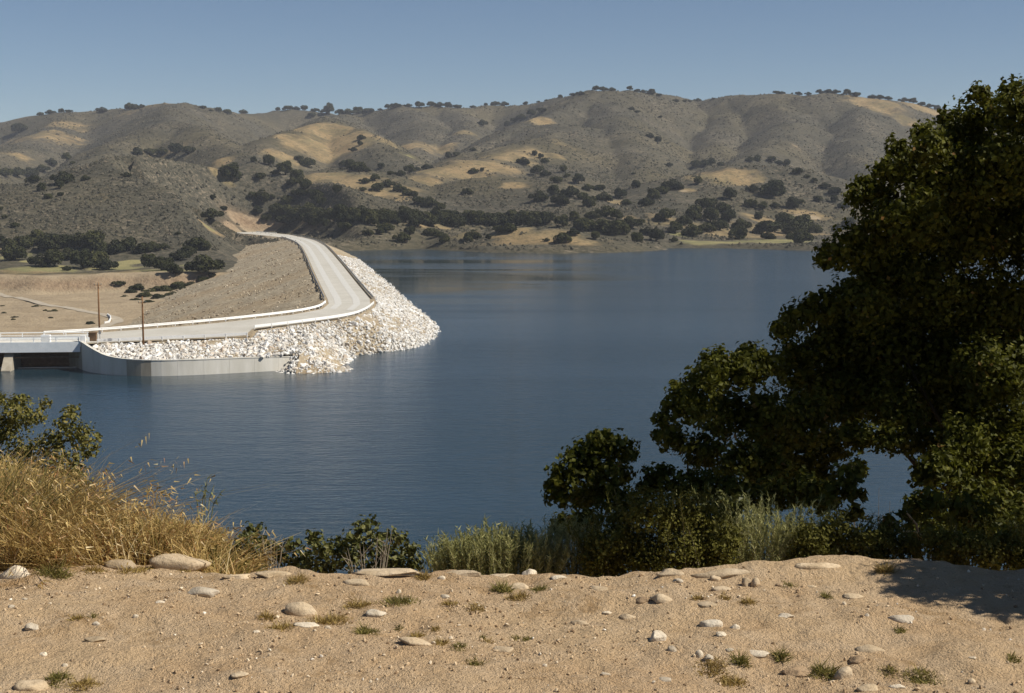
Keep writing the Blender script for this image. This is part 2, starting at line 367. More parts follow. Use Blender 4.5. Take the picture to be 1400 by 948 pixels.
# ================================================================== THE SETTING
# ---- far hills and valley: a network of ridges and spurs read off the photograph
def P3(u, v, y): return at_y(u, v, y)
RIDGES = [  # (points (u, v, distance), side slope, roundness)
    ([(-420, 215, 2700), (-200, 190, 2600), (-60, 178, 2600), (0, 168, 2550), (50, 157, 2500), (100, 152, 2450), (180, 149, 2350), (228, 141, 2250), (262, 143, 2300), (300, 153, 2450), (340, 155, 2600),
      (400, 150, 2650), (470, 156, 2600), (520, 151, 2550), (560, 144, 2450), (620, 145, 2450), (680, 144, 2500), (740, 141, 2450), (790, 131, 2250), (830, 122, 2100),
      (880, 126, 2200), (920, 136, 2350), (960, 138, 2400), (1000, 131, 2300), (1060, 126, 2200), (1110, 127, 2150), (1180, 131, 2150), (1240, 141, 2250), (1290, 152, 2350), (1340, 170, 2400), (1500, 200, 2500), (1800, 215, 2600)], 0.60, 42),
    ([(228, 141, 2250), (238, 166, 1800), (205, 178, 1700), (165, 196, 1560), (110, 226, 1380), (60, 246, 1260), (10, 268, 1130)], 0.60, 24),
    ([(238, 166, 1800), (285, 184, 1600), (325, 205, 1450), (350, 222, 1300)], 0.60, 21),
    ([(100, 248, 1130), (150, 230, 1080), (205, 215, 1050), (270, 212, 1050), (325, 228, 1070), (370, 258, 1130), (420, 290, 1110)], 0.30, 40),
    ([(-300, 235, 1300), (-120, 240, 1180), (0, 255, 1080), (35, 280, 1010), (60, 305, 950)], 0.32, 30),
    ([(30, 200, 1900), (-40, 215, 1700), (-110, 235, 1500)], 0.60, 28),
    ([(100, 152, 2450), (70, 180, 2100), (20, 200, 1900)], 0.60, 28),
    ([(470, 156, 2600), (450, 164, 1900), (440, 168, 1700), (395, 184, 1580), (350, 206, 1450)], 0.60, 28),
    ([(440, 168, 1700), (490, 176, 1650), (520, 200, 1520), (545, 228, 1400)], 0.60, 21),
    ([(400, 242, 1200), (425, 231, 1230), (470, 229, 1230), (520, 243, 1180), (580, 272, 1100), (620, 296, 1020)], 0.30, 25),
    ([(560, 144, 2450), (580, 170, 2150), (565, 200, 1900), (540, 222, 1700)], 0.60, 28),
    ([(620, 145, 2450), (640, 168, 2200), (625, 195, 1950)], 0.60, 21),
    ([(830, 122, 2100), (770, 149, 1950), (712, 172, 1830), (650, 204, 1680), (590, 232, 1540), (545, 247, 1450)], 0.60, 21),
    ([(770, 168, 1800), (745, 190, 1620), (695, 208, 1470), (645, 216, 1400), (590, 238, 1320), (540, 258, 1250)], 0.36, 35),
    ([(745, 190, 1620), (765, 225, 1400), (800, 258, 1230), (840, 285, 1100)], 0.36, 25),
    ([(690, 240, 1200), (740, 246, 1180), (775, 272, 1080), (800, 296, 980)], 0.28, 30),
    ([(830, 122, 2100), (850, 162, 1850), (868, 205, 1620), (880, 242, 1400), (868, 272, 1230)], 0.60, 28),
    ([(1000, 131, 2300), (990, 165, 2050), (975, 195, 1850), (962, 222, 1650)], 0.60, 21),
    ([(1060, 126, 2200), (1075, 165, 1950), (1050, 200, 1750), (1020, 225, 1500)], 0.60, 21),
    ([(1180, 131, 2150), (1165, 170, 1950), (1175, 210, 1750), (1210, 250, 1450)], 0.60, 21),
    ([(1290, 152, 2350), (1290, 190, 2000), (1300, 230, 1700), (1320, 270, 1300)], 0.60, 21),
    ([(1260, 305, 1100), (1180, 288, 1130), (1125, 256, 1200), (1080, 235, 1250), (1030, 224, 1250), (960, 240, 1200), (905, 264, 1120), (860, 290, 1020)], 0.32, 30),
    ([(600, 322, 905), (650, 315, 890), (710, 311, 872), (755, 314, 862), (800, 324, 858), (850, 332, 862), (890, 338, 872)], 0.34, 8),
    ([(400, 318, 950), (450, 316, 955), (520, 318, 945), (580, 324, 920)], 0.34, 10),
    ([(300, 309, 1070), (315, 303, 1085), (345, 299, 1090), (388, 304, 1085)], 0.6, 5),
]
SHORE = np.array([at_z(u, v, 0)[:2] for u, v in [(455, 331.5), (480, 333), (520, 336), (600, 341), (660, 345), (760, 347), (830, 346), (885, 343), (915, 339), (1000, 340), (1100, 343), (1200, 344), (1500, 346)]])
AX_Y = np.array([268, 273, 279, 290, 300, 320, 345, 557, 745, 860, 911, 985, 1100.])
AX_X = np.array([-140, -84, -62, -52, -44, -40, -40, -74, -104, -135, -160, -230, -330.])
def axis_x(y): return np.interp(y, AX_Y, AX_X)
def seg_dist(x, y, a, b):
    dx, dy = b[0] - a[0], b[1] - a[1]; L = dx * dx + dy * dy + 1e-9
    t = np.clip(((x - a[0]) * dx + (y - a[1]) * dy) / L, 0, 1)
    return np.hypot(x - a[0] - t * dx, y - a[1] - t * dy), t
def terrain(x, y):
    wx = x + 8 * fbm(x / 130, y / 130, 3, 11); wy = y + 8 * fbm(x / 130, y / 130, 3, 23)
    # valley below the dam (left) and lake side (right)
    scarp = 676 + 10 * fbm(x / 60, y / 200, 3, 5) + 0.10 * (x + 200)
    left = -13 + 8.0 * smooth(scarp - 7, scarp + 5, y) + np.clip(y - 740, 0, 110) * 0.03 + np.clip(y - 850, 0, 400) * 0.08 + 0.9 * fbm(x / 30, y / 30, 4, 3)
    sy = np.interp(x, SHORE[:, 0], SHORE[:, 1])
    ds = y - sy + 5 * fbm(x / 35, y / 90, 3, 31)
    right = np.where(ds < 0, np.maximum(-9, ds * 0.25), np.minimum(2.5, ds * 0.30) + np.clip(ds - 12, 0, 900) * 0.018)
    k = smooth(-22, 22, x - axis_x(y))
    z = left * (1 - k) + right * k
    z = np.where((y < 300) & (x < -105), np.maximum(z, 5.0 * smooth(-105, -125, x) * smooth(320, 290, y) - 3), z)
    # ridges
    rough = fbm(x / 90, y / 90, 4, 41)
    zr = np.full(np.shape(x), -1e3)
    for pts, s, r in RIDGES:
        q = [P3(*p) for p in pts]
        for a, b in zip(q[:-1], q[1:]):
            d, t = seg_dist(wx, wy, a, b)
            zr = np.maximum(zr, a[2] + (b[2] - a[2]) * t - s * (np.sqrt(d * d + r * r) - r))
    amp = np.clip((zr - 6) / 60, 0, 1)
    rib = 1 - np.abs(fbm(wx / 75, wy / 75, 3, 51))
    zr = zr + amp * (1.2 * rough + 5.0 * (rib - 0.75) + 0.6 * fbm(x / 22, y / 22, 3, 61)) + 0.5 * fbm(x / 14, y / 14, 2, 71)
    zr = np.where(k < 0.02, zr, zr)
    h = 3.0
    m = np.maximum(z, zr); z = m + h * np.log(np.exp((z - m) / h) + np.exp((zr - m) / h)) - np.where(np.abs(z - zr) < 12, 0.0, 0.0)
    return z
gx = np.unique(np.r_[np.linspace(-1900, -560, 80), np.linspace(-560, 560, 320), np.linspace(560, 1900, 80)])
gy = np.unique(np.r_[np.linspace(238, 480, 30), np.linspace(480, 1150, 250), np.linspace(1150, 2300, 200), np.linspace(2300, 3600, 50)])
GX, GY = np.meshgrid(gx, gy)
GZ = terrain(GX, GY)
# the ground under and beside the dam lies below it
def zpath(lst): return np.array([at_z(u, v, z) for u, v, z in lst])
LEFT = zpath([(300, 319, 6), (340, 320.5, 6), (385, 325, 6), (403, 331, 6), (411, 338, 6), (418, 352, 6), (426, 372, 6), (435, 392, 6), (443, 409, 6), (445, 416, 6), (437, 422.5, 5.9), (400, 430, 5.8), (300, 441, 5.3), (200, 449.5, 4.8), (130, 455, 4.5), (60, 459, 4.4)])
RIGHT = zpath([(356, 317, 6), (400, 321.5, 6), (432, 328.5, 6), (446, 336, 6), (458, 348, 6), (472, 364, 6), (490, 386, 6), (510, 409, 6), (511, 417, 6), (502, 425, 6), (480, 434, 6), (400, 444.5, 5.7), (348, 450.5, 5.3), (342, 461, 4.9), (133, 470, 4.1), (100, 471.5, 4.1)])
POLY = np.concatenate([LEFT, RIGHT[::-1]])
def in_poly(x, y, poly):
    c = np.zeros(np.shape(x), bool)
    for a, b in zip(poly, np.roll(poly, -1, 0)):
        c ^= ((a[1] > y) != (b[1] > y)) & (x < (b[0] - a[0]) * (y - a[1]) / (b[1] - a[1] + 1e-12) + a[0])
    return c
def crest_dist(x, y):
    best = np.full(np.shape(x), 1e9); z = np.zeros(np.shape(x))
    for a, b in zip(POLY, np.roll(POLY, -1, 0)):
        d, t = seg_dist(x, y, a, b); m = d < best
        best = np.where(m, d, best); z = np.where(m, a[2] + (b[2] - a[2]) * t, z)
    return best, z
_d, _zc = crest_dist(GX, GY); _d = np.where(in_poly(GX, GY, POLY), 0, _d)
_cap = _zc - 1.2 - 0.30 * np.minimum(_d, 45) * (GX < axis_x(GY)) + np.clip(_d - 14 - 16 * smooth(940, 860, GY), 0, 400) ** 1.25 * 0.40 + np.clip(_d - 90, 0, 400) * 3
GZ = np.minimum(GZ, _cap)
def hz(x, y):
    x, y = np.asarray(x, float), np.asarray(y, float)
    i = np.clip(np.searchsorted(gx, x) - 1, 0, len(gx) - 2); j = np.clip(np.searchsorted(gy, y) - 1, 0, len(gy) - 2)
    fx = np.clip((x - gx[i]) / (gx[i + 1] - gx[i]), 0, 1); fy = np.clip((y - gy[j]) / (gy[j + 1] - gy[j]), 0, 1)
    return GZ[j, i] * (1 - fx) * (1 - fy) + GZ[j, i + 1] * fx * (1 - fy) + GZ[j + 1, i] * (1 - fx) * fy + GZ[j + 1, i + 1] * fx * fy
YS = np.r_[np.arange(480, 1300, 2.0), np.arange(1300, 3500, 5.0)]
def on_land(u, v, drop=40):
    """where the sight line through a pixel meets the hills (looking a little lower until it does)"""
    for k in range(drop):
        d = ray(u, v + k * 0.7)
        x, z = d[0] / d[1] * YS, CAM_Z + d[2] / d[1] * YS
        hit = np.nonzero((z < hz(x, YS)) & (hz(x, YS) > 0.2 - 20 * (x < axis_x(YS))))[0]
        if len(hit):
            y = YS[hit[0]]; x = d[0] / d[1] * y
            return np.array([x, y, float(hz(x, y))])
    return at_y(u, v, 1500)
def grid_faces(nx, ny):
    i = np.arange(nx - 1)[None, :] + np.arange(ny - 1)[:, None] * nx
    return np.stack([i, i + 1, i + 1 + nx, i + nx], -1).reshape(-1, 4)

# colour of the ground cover: patches seen in the photograph (u, v, half width px, half height px, strength)
def patches(lst):
    f = np.zeros(GX.shape)
    for u, v, a, b, s in lst:
        p = on_land(u, v); W = px(a, p[1]) * 1.15
        # a patch on a slope: height in the picture turned into length along the ground
        up = on_land(u, v - b, 1); dn = on_land(u, v + b)
        L = max(W * 0.4, min(abs(up[1] - dn[1]) / 2 + 1, W * 1.2))
        f = np.maximum(f, s * np.exp(-(((GX - p[0]) / W) ** 2 + ((GY - p[1]) / L) ** 2) ** 1.3))
    return f
GRASS = patches([
    (60, 183, 50, 12, .8), (95, 172, 30, 7, .7), (20, 213, 25, 6, .7), (100, 189, 14, 5, .8), (200, 145, 40, 4, .7), (10, 195, 25, 8, .6),
    (305, 222, 16, 7, .9), (298, 240, 20, 8, .9), (225, 212, 40, 3, .6),
    (440, 180, 40, 16, 1), (470, 200, 55, 18, 1), (415, 200, 40, 20, .95), (385, 215, 25, 12, .9), (560, 200, 40, 18, .8), (600, 205, 22, 14, .8), (520, 190, 25, 12, .7), (637, 181, 18, 6, .8),
    (445, 240, 35, 10, 1), (480, 250, 50, 10, .9), (530, 268, 40, 6, .7), (420, 250, 20, 10, .8),
    (660, 225, 50, 12, .95), (610, 235, 40, 10, .95), (690, 215, 40, 8, .8), (575, 247, 30, 8, .9), (545, 258, 30, 5, .8), (740, 165, 20, 8, .8), (765, 195, 18, 6, .7), (735, 210, 25, 12, .9), (705, 255, 18, 12, 1), (760, 215, 14, 12, .8), (785, 255, 12, 8, .7),
    (985, 240, 45, 10, 1), (1030, 245, 25, 6, .7), (940, 260, 12, 12, .8), (905, 300, 30, 8, .7), (1000, 320, 70, 7, .8), (1070, 318, 60, 9, .8),
    (1200, 140, 35, 6, 1), (1260, 150, 30, 8, 1), (1240, 165, 20, 10, .7),
    (740, 326, 60, 9, 1), (700, 318, 30, 6, 1), (640, 320, 18, 8, 1), (790, 332, 25, 6, .9), (600, 310, 18, 4, .9), (570, 308, 14, 3, .9), (415, 305, 14, 5, .9), (460, 306, 6, 4, .9), (860, 300, 12, 5, .8), (840, 277, 20, 6, .8), (1040, 300, 25, 6, .8), (1100, 292, 30, 6, .9),
    (285, 312, 16, 12, .9), (150, 375, 90, 5, .9), (40, 372, 50, 4, .9), (250, 378, 50, 4, .8), (10, 425, 25, 18, .9), (0, 345, 20, 8, .6)])
GREEN = patches([(60, 368, 60, 6, .75), (150, 366, 50, 6, .7), (230, 370, 50, 6, .75), (270, 362, 30, 6, .7), (20, 352, 30, 8, .6), (175, 360, 20, 7, 1.1), (40, 358, 12, 6, .9), (975, 332, 70, 3, .7), (1060, 330, 60, 4, .7), (475, 180, 15, 12, .5), (430, 195, 20, 12, .45), (560, 215, 25, 6, .5), (286, 312, 12, 9, .6), (125, 355, 10, 4, .6), (930, 322, 25, 4, .6)])
EARTH = np.clip(smooth(715, 660, GY) * smooth(30, -30, GX - axis_x(GY)), 0, 1) * 0.95
EARTH = np.maximum(EARTH, patches([(350, 313, 34, 3, 1.2), (318, 314, 12, 3, 1.1), (400, 322, 30, 4, .6), (1105, 297, 20, 3, .8), (1085, 200, 8, 12, .5), (935, 262, 8, 14, .7), (450, 180, 3, 14, .6)]))
shore_band = smooth(1.4, 0.4, GZ) * (GX > axis_x(GY))
EARTH = np.maximum(EARTH, 0.25 * shore_band)
me = mesh_data('hills', np.stack([GX, GY, GZ], -1).reshape(-1, 3), grid_faces(len(gx), len(gy)), M['hill'], True)
attr(me, 'grass', GRASS.ravel()); attr(me, 'green', GREEN.ravel()); attr(me, 'earth', EARTH.ravel())
tag(obj('hills', me), 'scrub covered hills and valley floor around the lake', None, None, 'structure')

# low grey sage scrub covering the slopes: nobody could count it
def interp_grid(F, x, y):
    i = np.clip(np.searchsorted(gx, x) - 1, 0, len(gx) - 2); j = np.clip(np.searchsorted(gy, y) - 1, 0, len(gy) - 2)
    return F[j, i]
n = 150000
yy = 690 + (2500 - 690) * rng.random(n) ** 1.5; xx = (rng.random(n) * 2 - 1) * (0.40 * yy + 40) - 10
zz = hz(xx, yy)
keep = (zz > 1.5) & (interp_grid(GRASS, xx, yy) + 0.5 * fbm(xx / 25, yy / 25, 3, 91) < 0.42) & (interp_grid(EARTH, xx, yy) < 0.4) & (interp_grid(GREEN, xx, yy) < 0.3)
keep &= (fbm(xx / 60, yy / 60, 3, 81) + 0.5 * rng.standard_normal(n) > -0.35)
xx, yy, zz = xx[keep][:62000], yy[keep][:62000], zz[keep][:62000]
n = len(xx)
ang = np.arange(5) * 2 * math.pi / 5
rad = (0.45 + 0.75 * rng.random(n) ** 2)[:, None] * (1 + yy[:, None] / 3500)
ph = rng.random((n, 1)) * 6.28; wob = 0.7 + 0.6 * rng.random((n, 5))
ringx = xx[:, None] + rad * wob * np.cos(ang + ph); ringy = yy[:, None] + rad * wob * np.sin(ang + ph)
ringz = zz[:, None] - 0.15 + rad * 0.35 * rng.random((n, 5))
top = np.stack([xx + 0.3 * rad[:, 0] * rng.standard_normal(n), yy + 0.3 * rad[:, 0] * rng.standard_normal(n), zz + rad[:, 0] * (0.75 + 0.5 * rng.random(n))], -1)
V = np.concatenate([np.stack([ringx, ringy, ringz], -1), top[:, None, :]], 1).reshape(-1, 3)
b = np.arange(n)[:, None, None] * 6
F = (b + np.array([[k, (k + 1) % 5, 5] for k in range(5)])[None]).reshape(-1, 3)
tag(obj('sage_scrub', mesh_data('sage_scrub', V, F, M['scrub'])), 'low grey sage scrub covering the far hillsides', 'scrub', None, 'stuff')

# ---- the lake
wx_, wy_ = np.r_[np.linspace(-300, -100, 21), np.linspace(-98, 100, 80), np.linspace(110, 1900, 90)], np.r_[np.linspace(20, 250, 60), np.linspace(253, 1000, 230)]
WX, WY = np.meshgrid(wx_, wy_)
calm = np.exp(-(((WX + 30) / 80) ** 2 + ((WY - 600) / 230) ** 2) ** 1.5)
calm = np.maximum(calm, 0.75 * np.exp(-(((WX + 62) / 45) ** 2 + ((WY - 246) / 20) ** 2) ** 2))
f = grid_faces(len(wx_), len(wy_))
cx = WX.ravel()[f].mean(1); cy = WY.ravel()[f].mean(1)
f = f[~((cy > 268) & (cx < axis_x(cy)))]
me = mesh_data('lake', np.stack([WX, WY, np.zeros_like(WX)], -1).reshape(-1, 3), f, M['water'], True)
attr(me, 'calm', calm.ravel())
tag(obj('lake', me), 'dark blue reservoir water with light wind ripples', None, None, 'structure')

# ---- the dam
WALL_PX = [(72, 497), (90, 499.5), (106, 503), (112, 506), (124, 509.5), (150, 513), (200, 515), (260, 513.5), (320, 510.5), (375, 507.5), (412, 504.5)]
WALL_TOP = [4.0, 4.4, 4.9, 5.1, 4.35, 2.95, 2.75, 2.7, 2.65, 2.5, 2.2]
WALL = np.array([at_z(u, v, 0) for u, v in WALL_PX])
FILL = np.concatenate([WALL[3:], [at_z(430, 470, 3.0)], [at_z(345, 458, 4.9)], [at_z(133, 468, 4.1)], [at_z(112, 470, 4.1)]])
PILE = at_z(428, 502, 0.6)
def dam_z(x, y):
    d, zc = crest_dist(x, y)
    inside = in_poly(x, y, POLY)
    lake = (x > axis_x(y))
    z = np.where(inside, zc - 0.35 * smooth(0, 2, d), zc - d * np.where(lake, 0.41, 0.30))
    fill = in_poly(x, y, FILL[:, :2])
    df = np.full(np.shape(x), 1e9)
    for a, b in zip(FILL, np.roll(FILL, -1, 0)): df = np.minimum(df, seg_dist(x, y, a, b)[0])
    df = np.where(fill, 0, df)
    z = np.where(~inside & (df < 14) & (fill | (x > WALL[-1][0] - 1.5)), np.maximum(z, 2.35 + 0.12 * np.clip(y - 254, 0, 20) - 0.62 * df), z)
    dp = np.hypot((x - PILE[0]) / 1.5, y - PILE[1])
    z = np.where(~inside, np.maximum(z, 1.7 - 0.42 * dp), z)
    return z
dx_, dy_ = np.arange(-345, 12, 1.5), np.arange(246, 1020, 1.9)
DX, DY = np.meshgrid(dx_, dy_)
DZ = dam_z(DX, DY)
rgh = np.where(in_poly(DX, DY, POLY), 0, 1)
DZ = DZ + rgh * (0.22 * fbm(DX / 2.5, DY / 2.5, 3, 101) + 0.35 * fbm(DX / 14, DY / 14, 3, 111))
ok = (DZ > hz(DX, DY) - 2.5) & (DZ > -17)
# nothing of the fill in front of the wall
front = np.interp(DX, WALL[3:, 0], WALL[3:, 1]) + 0.4
ok &= ~((DX < WALL[-1][0] - 1) & (DY < front)) & ~((DX < WALL[3][0] + 0.6) & (DY < 268))
f = grid_faces(len(dx_), len(dy_)); f = f[ok.ravel()[f].all(1)]
used = np.unique(f); re_ = np.full(DX.size, -1); re_[used] = np.arange(len(used))
DAM = empty('earth_dam', (0, 0, 0), 'long curving earth and rock dam carrying the pale road', 'dam')
obj('embankment', mesh_data('embankment', np.stack([DX, DY, DZ], -1).reshape(-1, 3)[used], re_[f], M['bank'], True), DAM)

# crest: gravel shoulder, then the paved road on it, each a sheet a little above the one below
def pair(nst):
    def rs(p):
        L = np.r_[0, np.cumsum(np.linalg.norm(np.diff(p, axis=0), axis=1))]
        return L
    key = [(0, 0), (2, 1.6), (4, 3), (8, 7), (9, 8), (10, 9.3), (11, 11), (12, 12.2), (13, 13.6), (15, 15)]  # matching corners
    l, r = [], []
    for (a0, b0), (a1, b1) in zip(key[:-1], key[1:]):
        k = nst
        for t in np.linspace(0, 1, k, endpoint=False): l.append(a0 + (a1 - a0) * t); r.append(b0 + (b1 - b0) * t)
    l.append(15); r.append(15)
    f_ = lambda p, q: np.stack([np.interp(q, np.arange(len(p)), p[:, c]) for c in range(3)], 1)
    return f_(LEFT, np.array(l)), f_(RIGHT, np.array(r))
PL, PR = pair(8)
def strip(name, a, b, dz, mat, parent=None, lo=0, hi=None, cols=4):
    hi = hi or len(PL)
    L, Rr = PL[lo:hi], PR[lo:hi]; s = np.linspace(a, b, cols)
    v = np.stack([L * (1 - k) + Rr * k for k in s], 1); v[..., 2] += dz
    return obj(name, mesh_data(name, v.reshape(-1, 3), grid_faces(cols, len(L))[:, ::-1], mat, True), parent)
strip('crest', 0.0, 1.0, 0.02, M['bank'], DAM)
rd = strip('dam_road', 0.07, 0.93, 0.06, M['road']); tag(rd, 'pale paved road along the top of the dam', None, None, 'structure')
strip('wheel_track', 0.20, 0.34, 0.085, M['track'], rd, 6, 40); strip('wheel_track', 0.58, 0.72, 0.085, M['track'], rd, 6, 40)

# ---- riprap: white quarry rock on the water side
ICO_V, ICO_F = [], []
def ico(sub):
    import bmesh
    bm = bmesh.new(); bmesh.ops.create_icosphere(bm, subdivisions=sub, radius=1.0)
    v = np.array([x.co[:] for x in bm.verts]); f = np.array([[q.index for q in p.verts] for p in bm.faces]); bm.free(); return v, f
ICO1, ICO2, ICO3, ICO4 = ico(1), ico(2), ico(3), ico(4)
def rot_mats(n):
    q = rng.standard_normal((n, 4)); q /= np.linalg.norm(q, axis=1)[:, None]; a, b, c, d = q.T
    return np.stack([1 - 2 * (c * c + d * d), 2 * (b * c - a * d), 2 * (b * d + a * c), 2 * (b * c + a * d), 1 - 2 * (b * b + d * d), 2 * (c * d - a * b), 2 * (b * d - a * c), 2 * (c * d + a * b), 1 - 2 * (b * b + c * c)], -1).reshape(n, 3, 3)
def rock_cloud(P, size, base, flat=0.65):
    v, f = base; n = len(P)
    k = 9; planes = rng.standard_normal((n, k, 3)); planes /= np.linalg.norm(planes, axis=2)[:, :, None]
    lim = 0.55 + 0.35 * rng.random((n, k))
    W = np.repeat(v[None], n, 0).copy()
    for j in range(k):                         # chop facets off a ball: angular quarry rock
        d = np.einsum('nvc,nc->nv', W, planes[:, j]); over = np.maximum(d - lim[:, j, None], 0)
        W -= over[..., None] * planes[:, None, j]
    sc = np.stack([0.8 + 0.5 * rng.random(n), 0.7 + 0.4 * rng.random(n), flat * (0.7 + 0.5 * rng.random(n))], -1)
    W = np.einsum('nij,nvj->nvi', rot_mats(n), W) * sc[:, None, :] if flat < 0.6 else np.einsum('nij,nvj->nvi', rot_mats(n), W * sc[:, None, :])
    W = W * np.asarray(size)[:, None, None] + P[:, None, :]
    return W.reshape(-1, 3), (np.arange(n)[:, None, None] * len(v) + f[None]).reshape(-1, 3)
n = 650000
qx, qy = -150 + 150 * rng.random(n), 250 + (950 - 250) * rng.random(n) ** 1.7
d, zc = crest_dist(qx, qy); z = dam_z(qx, qy)
k = (~in_poly(qx, qy, POLY)) & (qx > axis_x(qy)) & (z > -0.9) & (d > 0.8) & ((d < 22) | (np.hypot((qx - PILE[0]) / 1.5, qy - PILE[1]) < 7))
k &= ~((qx < WALL[-1][0] - 1) & (qy < np.interp(qx, WALL[3:, 0], WALL[3:, 1]) + 0.9) & (np.hypot((qx - PILE[0]) / 1.5, qy - PILE[1]) > 6.5)) & (qx > WALL[3][0] + 1.0) & (qy < 930)
k &= ~((qx < -66) & (qy > 262) & (qx < axis_x(qy) + 6) & (d < 1.5))
Q = np.stack([qx, qy, z], -1)[k]
# keep them apart: one per cell
cell = np.floor(Q[:, :2] / np.where(Q[:, 1:2] < 400, 0.46, 0.9)).astype(int)
_, idx = np.unique(cell[:, 0] * 100003 + cell[:, 1], return_index=True); Q = Q[idx]
size = (0.22 + 0.40 * rng.random(len(Q)) ** 3.5) * (1 + Q[:, 1] / 2200)
Q[:, 2] += size * 0.15
order = np.argsort(Q[:, 1] / (size + 0.2)); Q, size = Q[order], size[order]
near = min(260, len(Q) // 4)
V, F = rock_cloud(Q[near:], size[near:], ICO1)
rr = obj('riprap', mesh_data('riprap', V, F, M['riprap']), DAM); tag(rr, 'white and tan quarry rock covering the water side of the dam', None, None, 'stuff')
protos = []
for k in range(10):
    V, F = rock_cloud(np.zeros((1, 3)), np.array([1.0]), ICO2); protos.append(mesh_data('rock', V, F, M['riprap']))
t = NT('riprap_block'); ob = t.n.new('ShaderNodeObjectInfo').outputs['Random']
c = t.ramp(ob, [(0, (0.40, 0.31, 0.23)), (0.12, (0.55, 0.48, 0.40)), (0.4, (0.64, 0.59, 0.52)), (0.75, (0.76, 0.73, 0.68)), (1, (0.88, 0.87, 0.84))])
c = t.mix(t.math('MULTIPLY', t.grey(t.noise(2.5, 4, 0.7), 0.5, 0.7), 0.5), c, (0.42, 0.33, 0.24)); M['riprap_block'] = t.done(c, 0.9, 0.15)
for pm in protos: pm.materials[0] = M['riprap_block']
for k in range(near):
    o = obj('rock', protos[k % 10], DAM, Q[k]); s = size[k] * 1.12; o.scale = (s, s, s); o.rotation_euler = (0, 0, random.uniform(0, 6.28))

# loose gravel and cobbles on the landward slope
n = 60000
qx, qy = -330 + 300 * rng.random(n), 290 + (960 - 290) * rng.random(n) ** 1.5
z = dam_z(qx, qy); k = (~in_poly(qx, qy, POLY)) & (qx < axis_x(qy)) & (z > hz(qx, qy) + 0.1)
Q = np.stack([qx, qy, z], -1)[k][:5500]; size = (0.12 + 0.32 * rng.random(len(Q)) ** 3) * (1 + Q[:, 1] / 1500)
V, F = rock_cloud(Q, size, ICO1)
t = NT('slope_cobbles'); M['cobble'] = t.done(t.ramp(t.island, [(0, (0.16, 0.12, 0.075)), (0.5, (0.33, 0.27, 0.19)), (1, (0.52, 0.45, 0.34))]), 0.95, 0.1)
tag(obj('cobbles', mesh_data('cobbles', V, F, M['cobble']), DAM), None, None, None, 'stuff')

# ================================================================== THE DAM'S CONCRETE AND STEEL
# ---- curved approach wall, cast in panels
def at_path(P, s):
    L = np.r_[0, np.cumsum(np.linalg.norm(np.diff(P[:, :2], axis=0), axis=1))]
    return np.stack([np.interp(s, L, P[:, k]) for k in range(P.shape[1])], -1), L[-1]
WP = rounded(np.c_[WALL[:, :2], WALL_TOP], 2)
_, LW = at_path(WP, 0.0)
cuts = np.linspace(0, LW, 14)
wall_o = empty('retaining_wall', WALL[5], 'curved grey concrete wall standing in the water below the white rocks', 'wall')
def wall_panel(a, b, mat, name='wall_panel'):
    s = np.linspace(a + 0.012, b - 0.012, 6); p, _ = at_path(WP, s)
    mb = MB(); v = []
    for i in range(len(s)):
        q0, _ = at_path(WP, max(s[i] - 0.3, 0)); q1, _ = at_path(WP, min(s[i] + 0.3, LW)); t_ = (q1 - q0)[:2]; t_ /= np.linalg.norm(t_) + 1e-9
        nrm = np.array([-t_[1], t_[0]]) * 0.45
        x, y, z = p[i]
        v += [(x, y, -4), (x, y, z), (x + nrm[0], y + nrm[1], z), (x + nrm[0], y + nrm[1], -4)]
    f = []
    for i in range(len(s) - 1):
        for k in range(4): f.append((i * 4 + k, i * 4 + (k + 1) % 4, i * 4 + 4 + (k + 1) % 4, i * 4 + 4 + k))
    f += [(3, 2, 1, 0), tuple(len(v) - 4 + k for k in range(4))]
    mb.add(v, f); o = mb.build(name, mat, wall_o); o.location = -Vector(WALL[5]); return o
for k in range(13):
    wall_panel(cuts[k], cuts[k + 1], M['concrete_dark'] if k in (0, 1, 2, 6) else M['concrete'])
mb = MB(); mb.sweep([(p[0], p[1], p[2] + 0.004) for p in WP[4:]], [(-0.52, 0), (0.06, 0), (0.06, 0.16), (-0.52, 0.16)]); o = mb.build('coping', M['concrete'], wall_o); o.location = -Vector(WALL[5])

# ---- spillway bridge
B0, B1 = at_z(112, 480, 3.6), at_z(-60, 486.5, 3.4)
B0 = np.array([WALL[3][0] - 0.3, WALL[3][1] + 0.6, 0]); 
bd = np.array([-0.995, -0.10, 0.0]); bn = np.array([-0.10, 0.995, 0.0]); up = np.array([0, 0, 1.0])
BL = 46.0
br = empty('spillway_bridge', B0, 'pale painted spillway bridge at the left end of the dam', 'bridge')
def bbox(name, s0, s1, d0, d1, z0, z1, mat, parent=None):
    mb = MB(); c = bd * (s0 + s1) / 2 + bn * (d0 + d1) / 2 + up * (z0 + z1) / 2
    mb.box(c, (s1 - s0, d1 - d0, z1 - z0), (bd, bn, up)); return mb.build(name, mat, parent or br)
bbox('deck', 0.4, BL, 0.3, 8.7, 4.55, 4.85, M['concrete'])
bbox('fascia_beam', 0.1, BL, 0.0, 0.28, 3.25, 5.10, M['pale_blue']); bbox('fascia_beam', 0.1, BL, 8.72, 9.0, 3.25, 5.10, M['pale_blue'])
for k in range(4): bbox('girder', 0.4, BL, 1.6 + 1.8 * k, 1.9 + 1.8 * k, 3.5, 4.54, M['concrete_dark'])
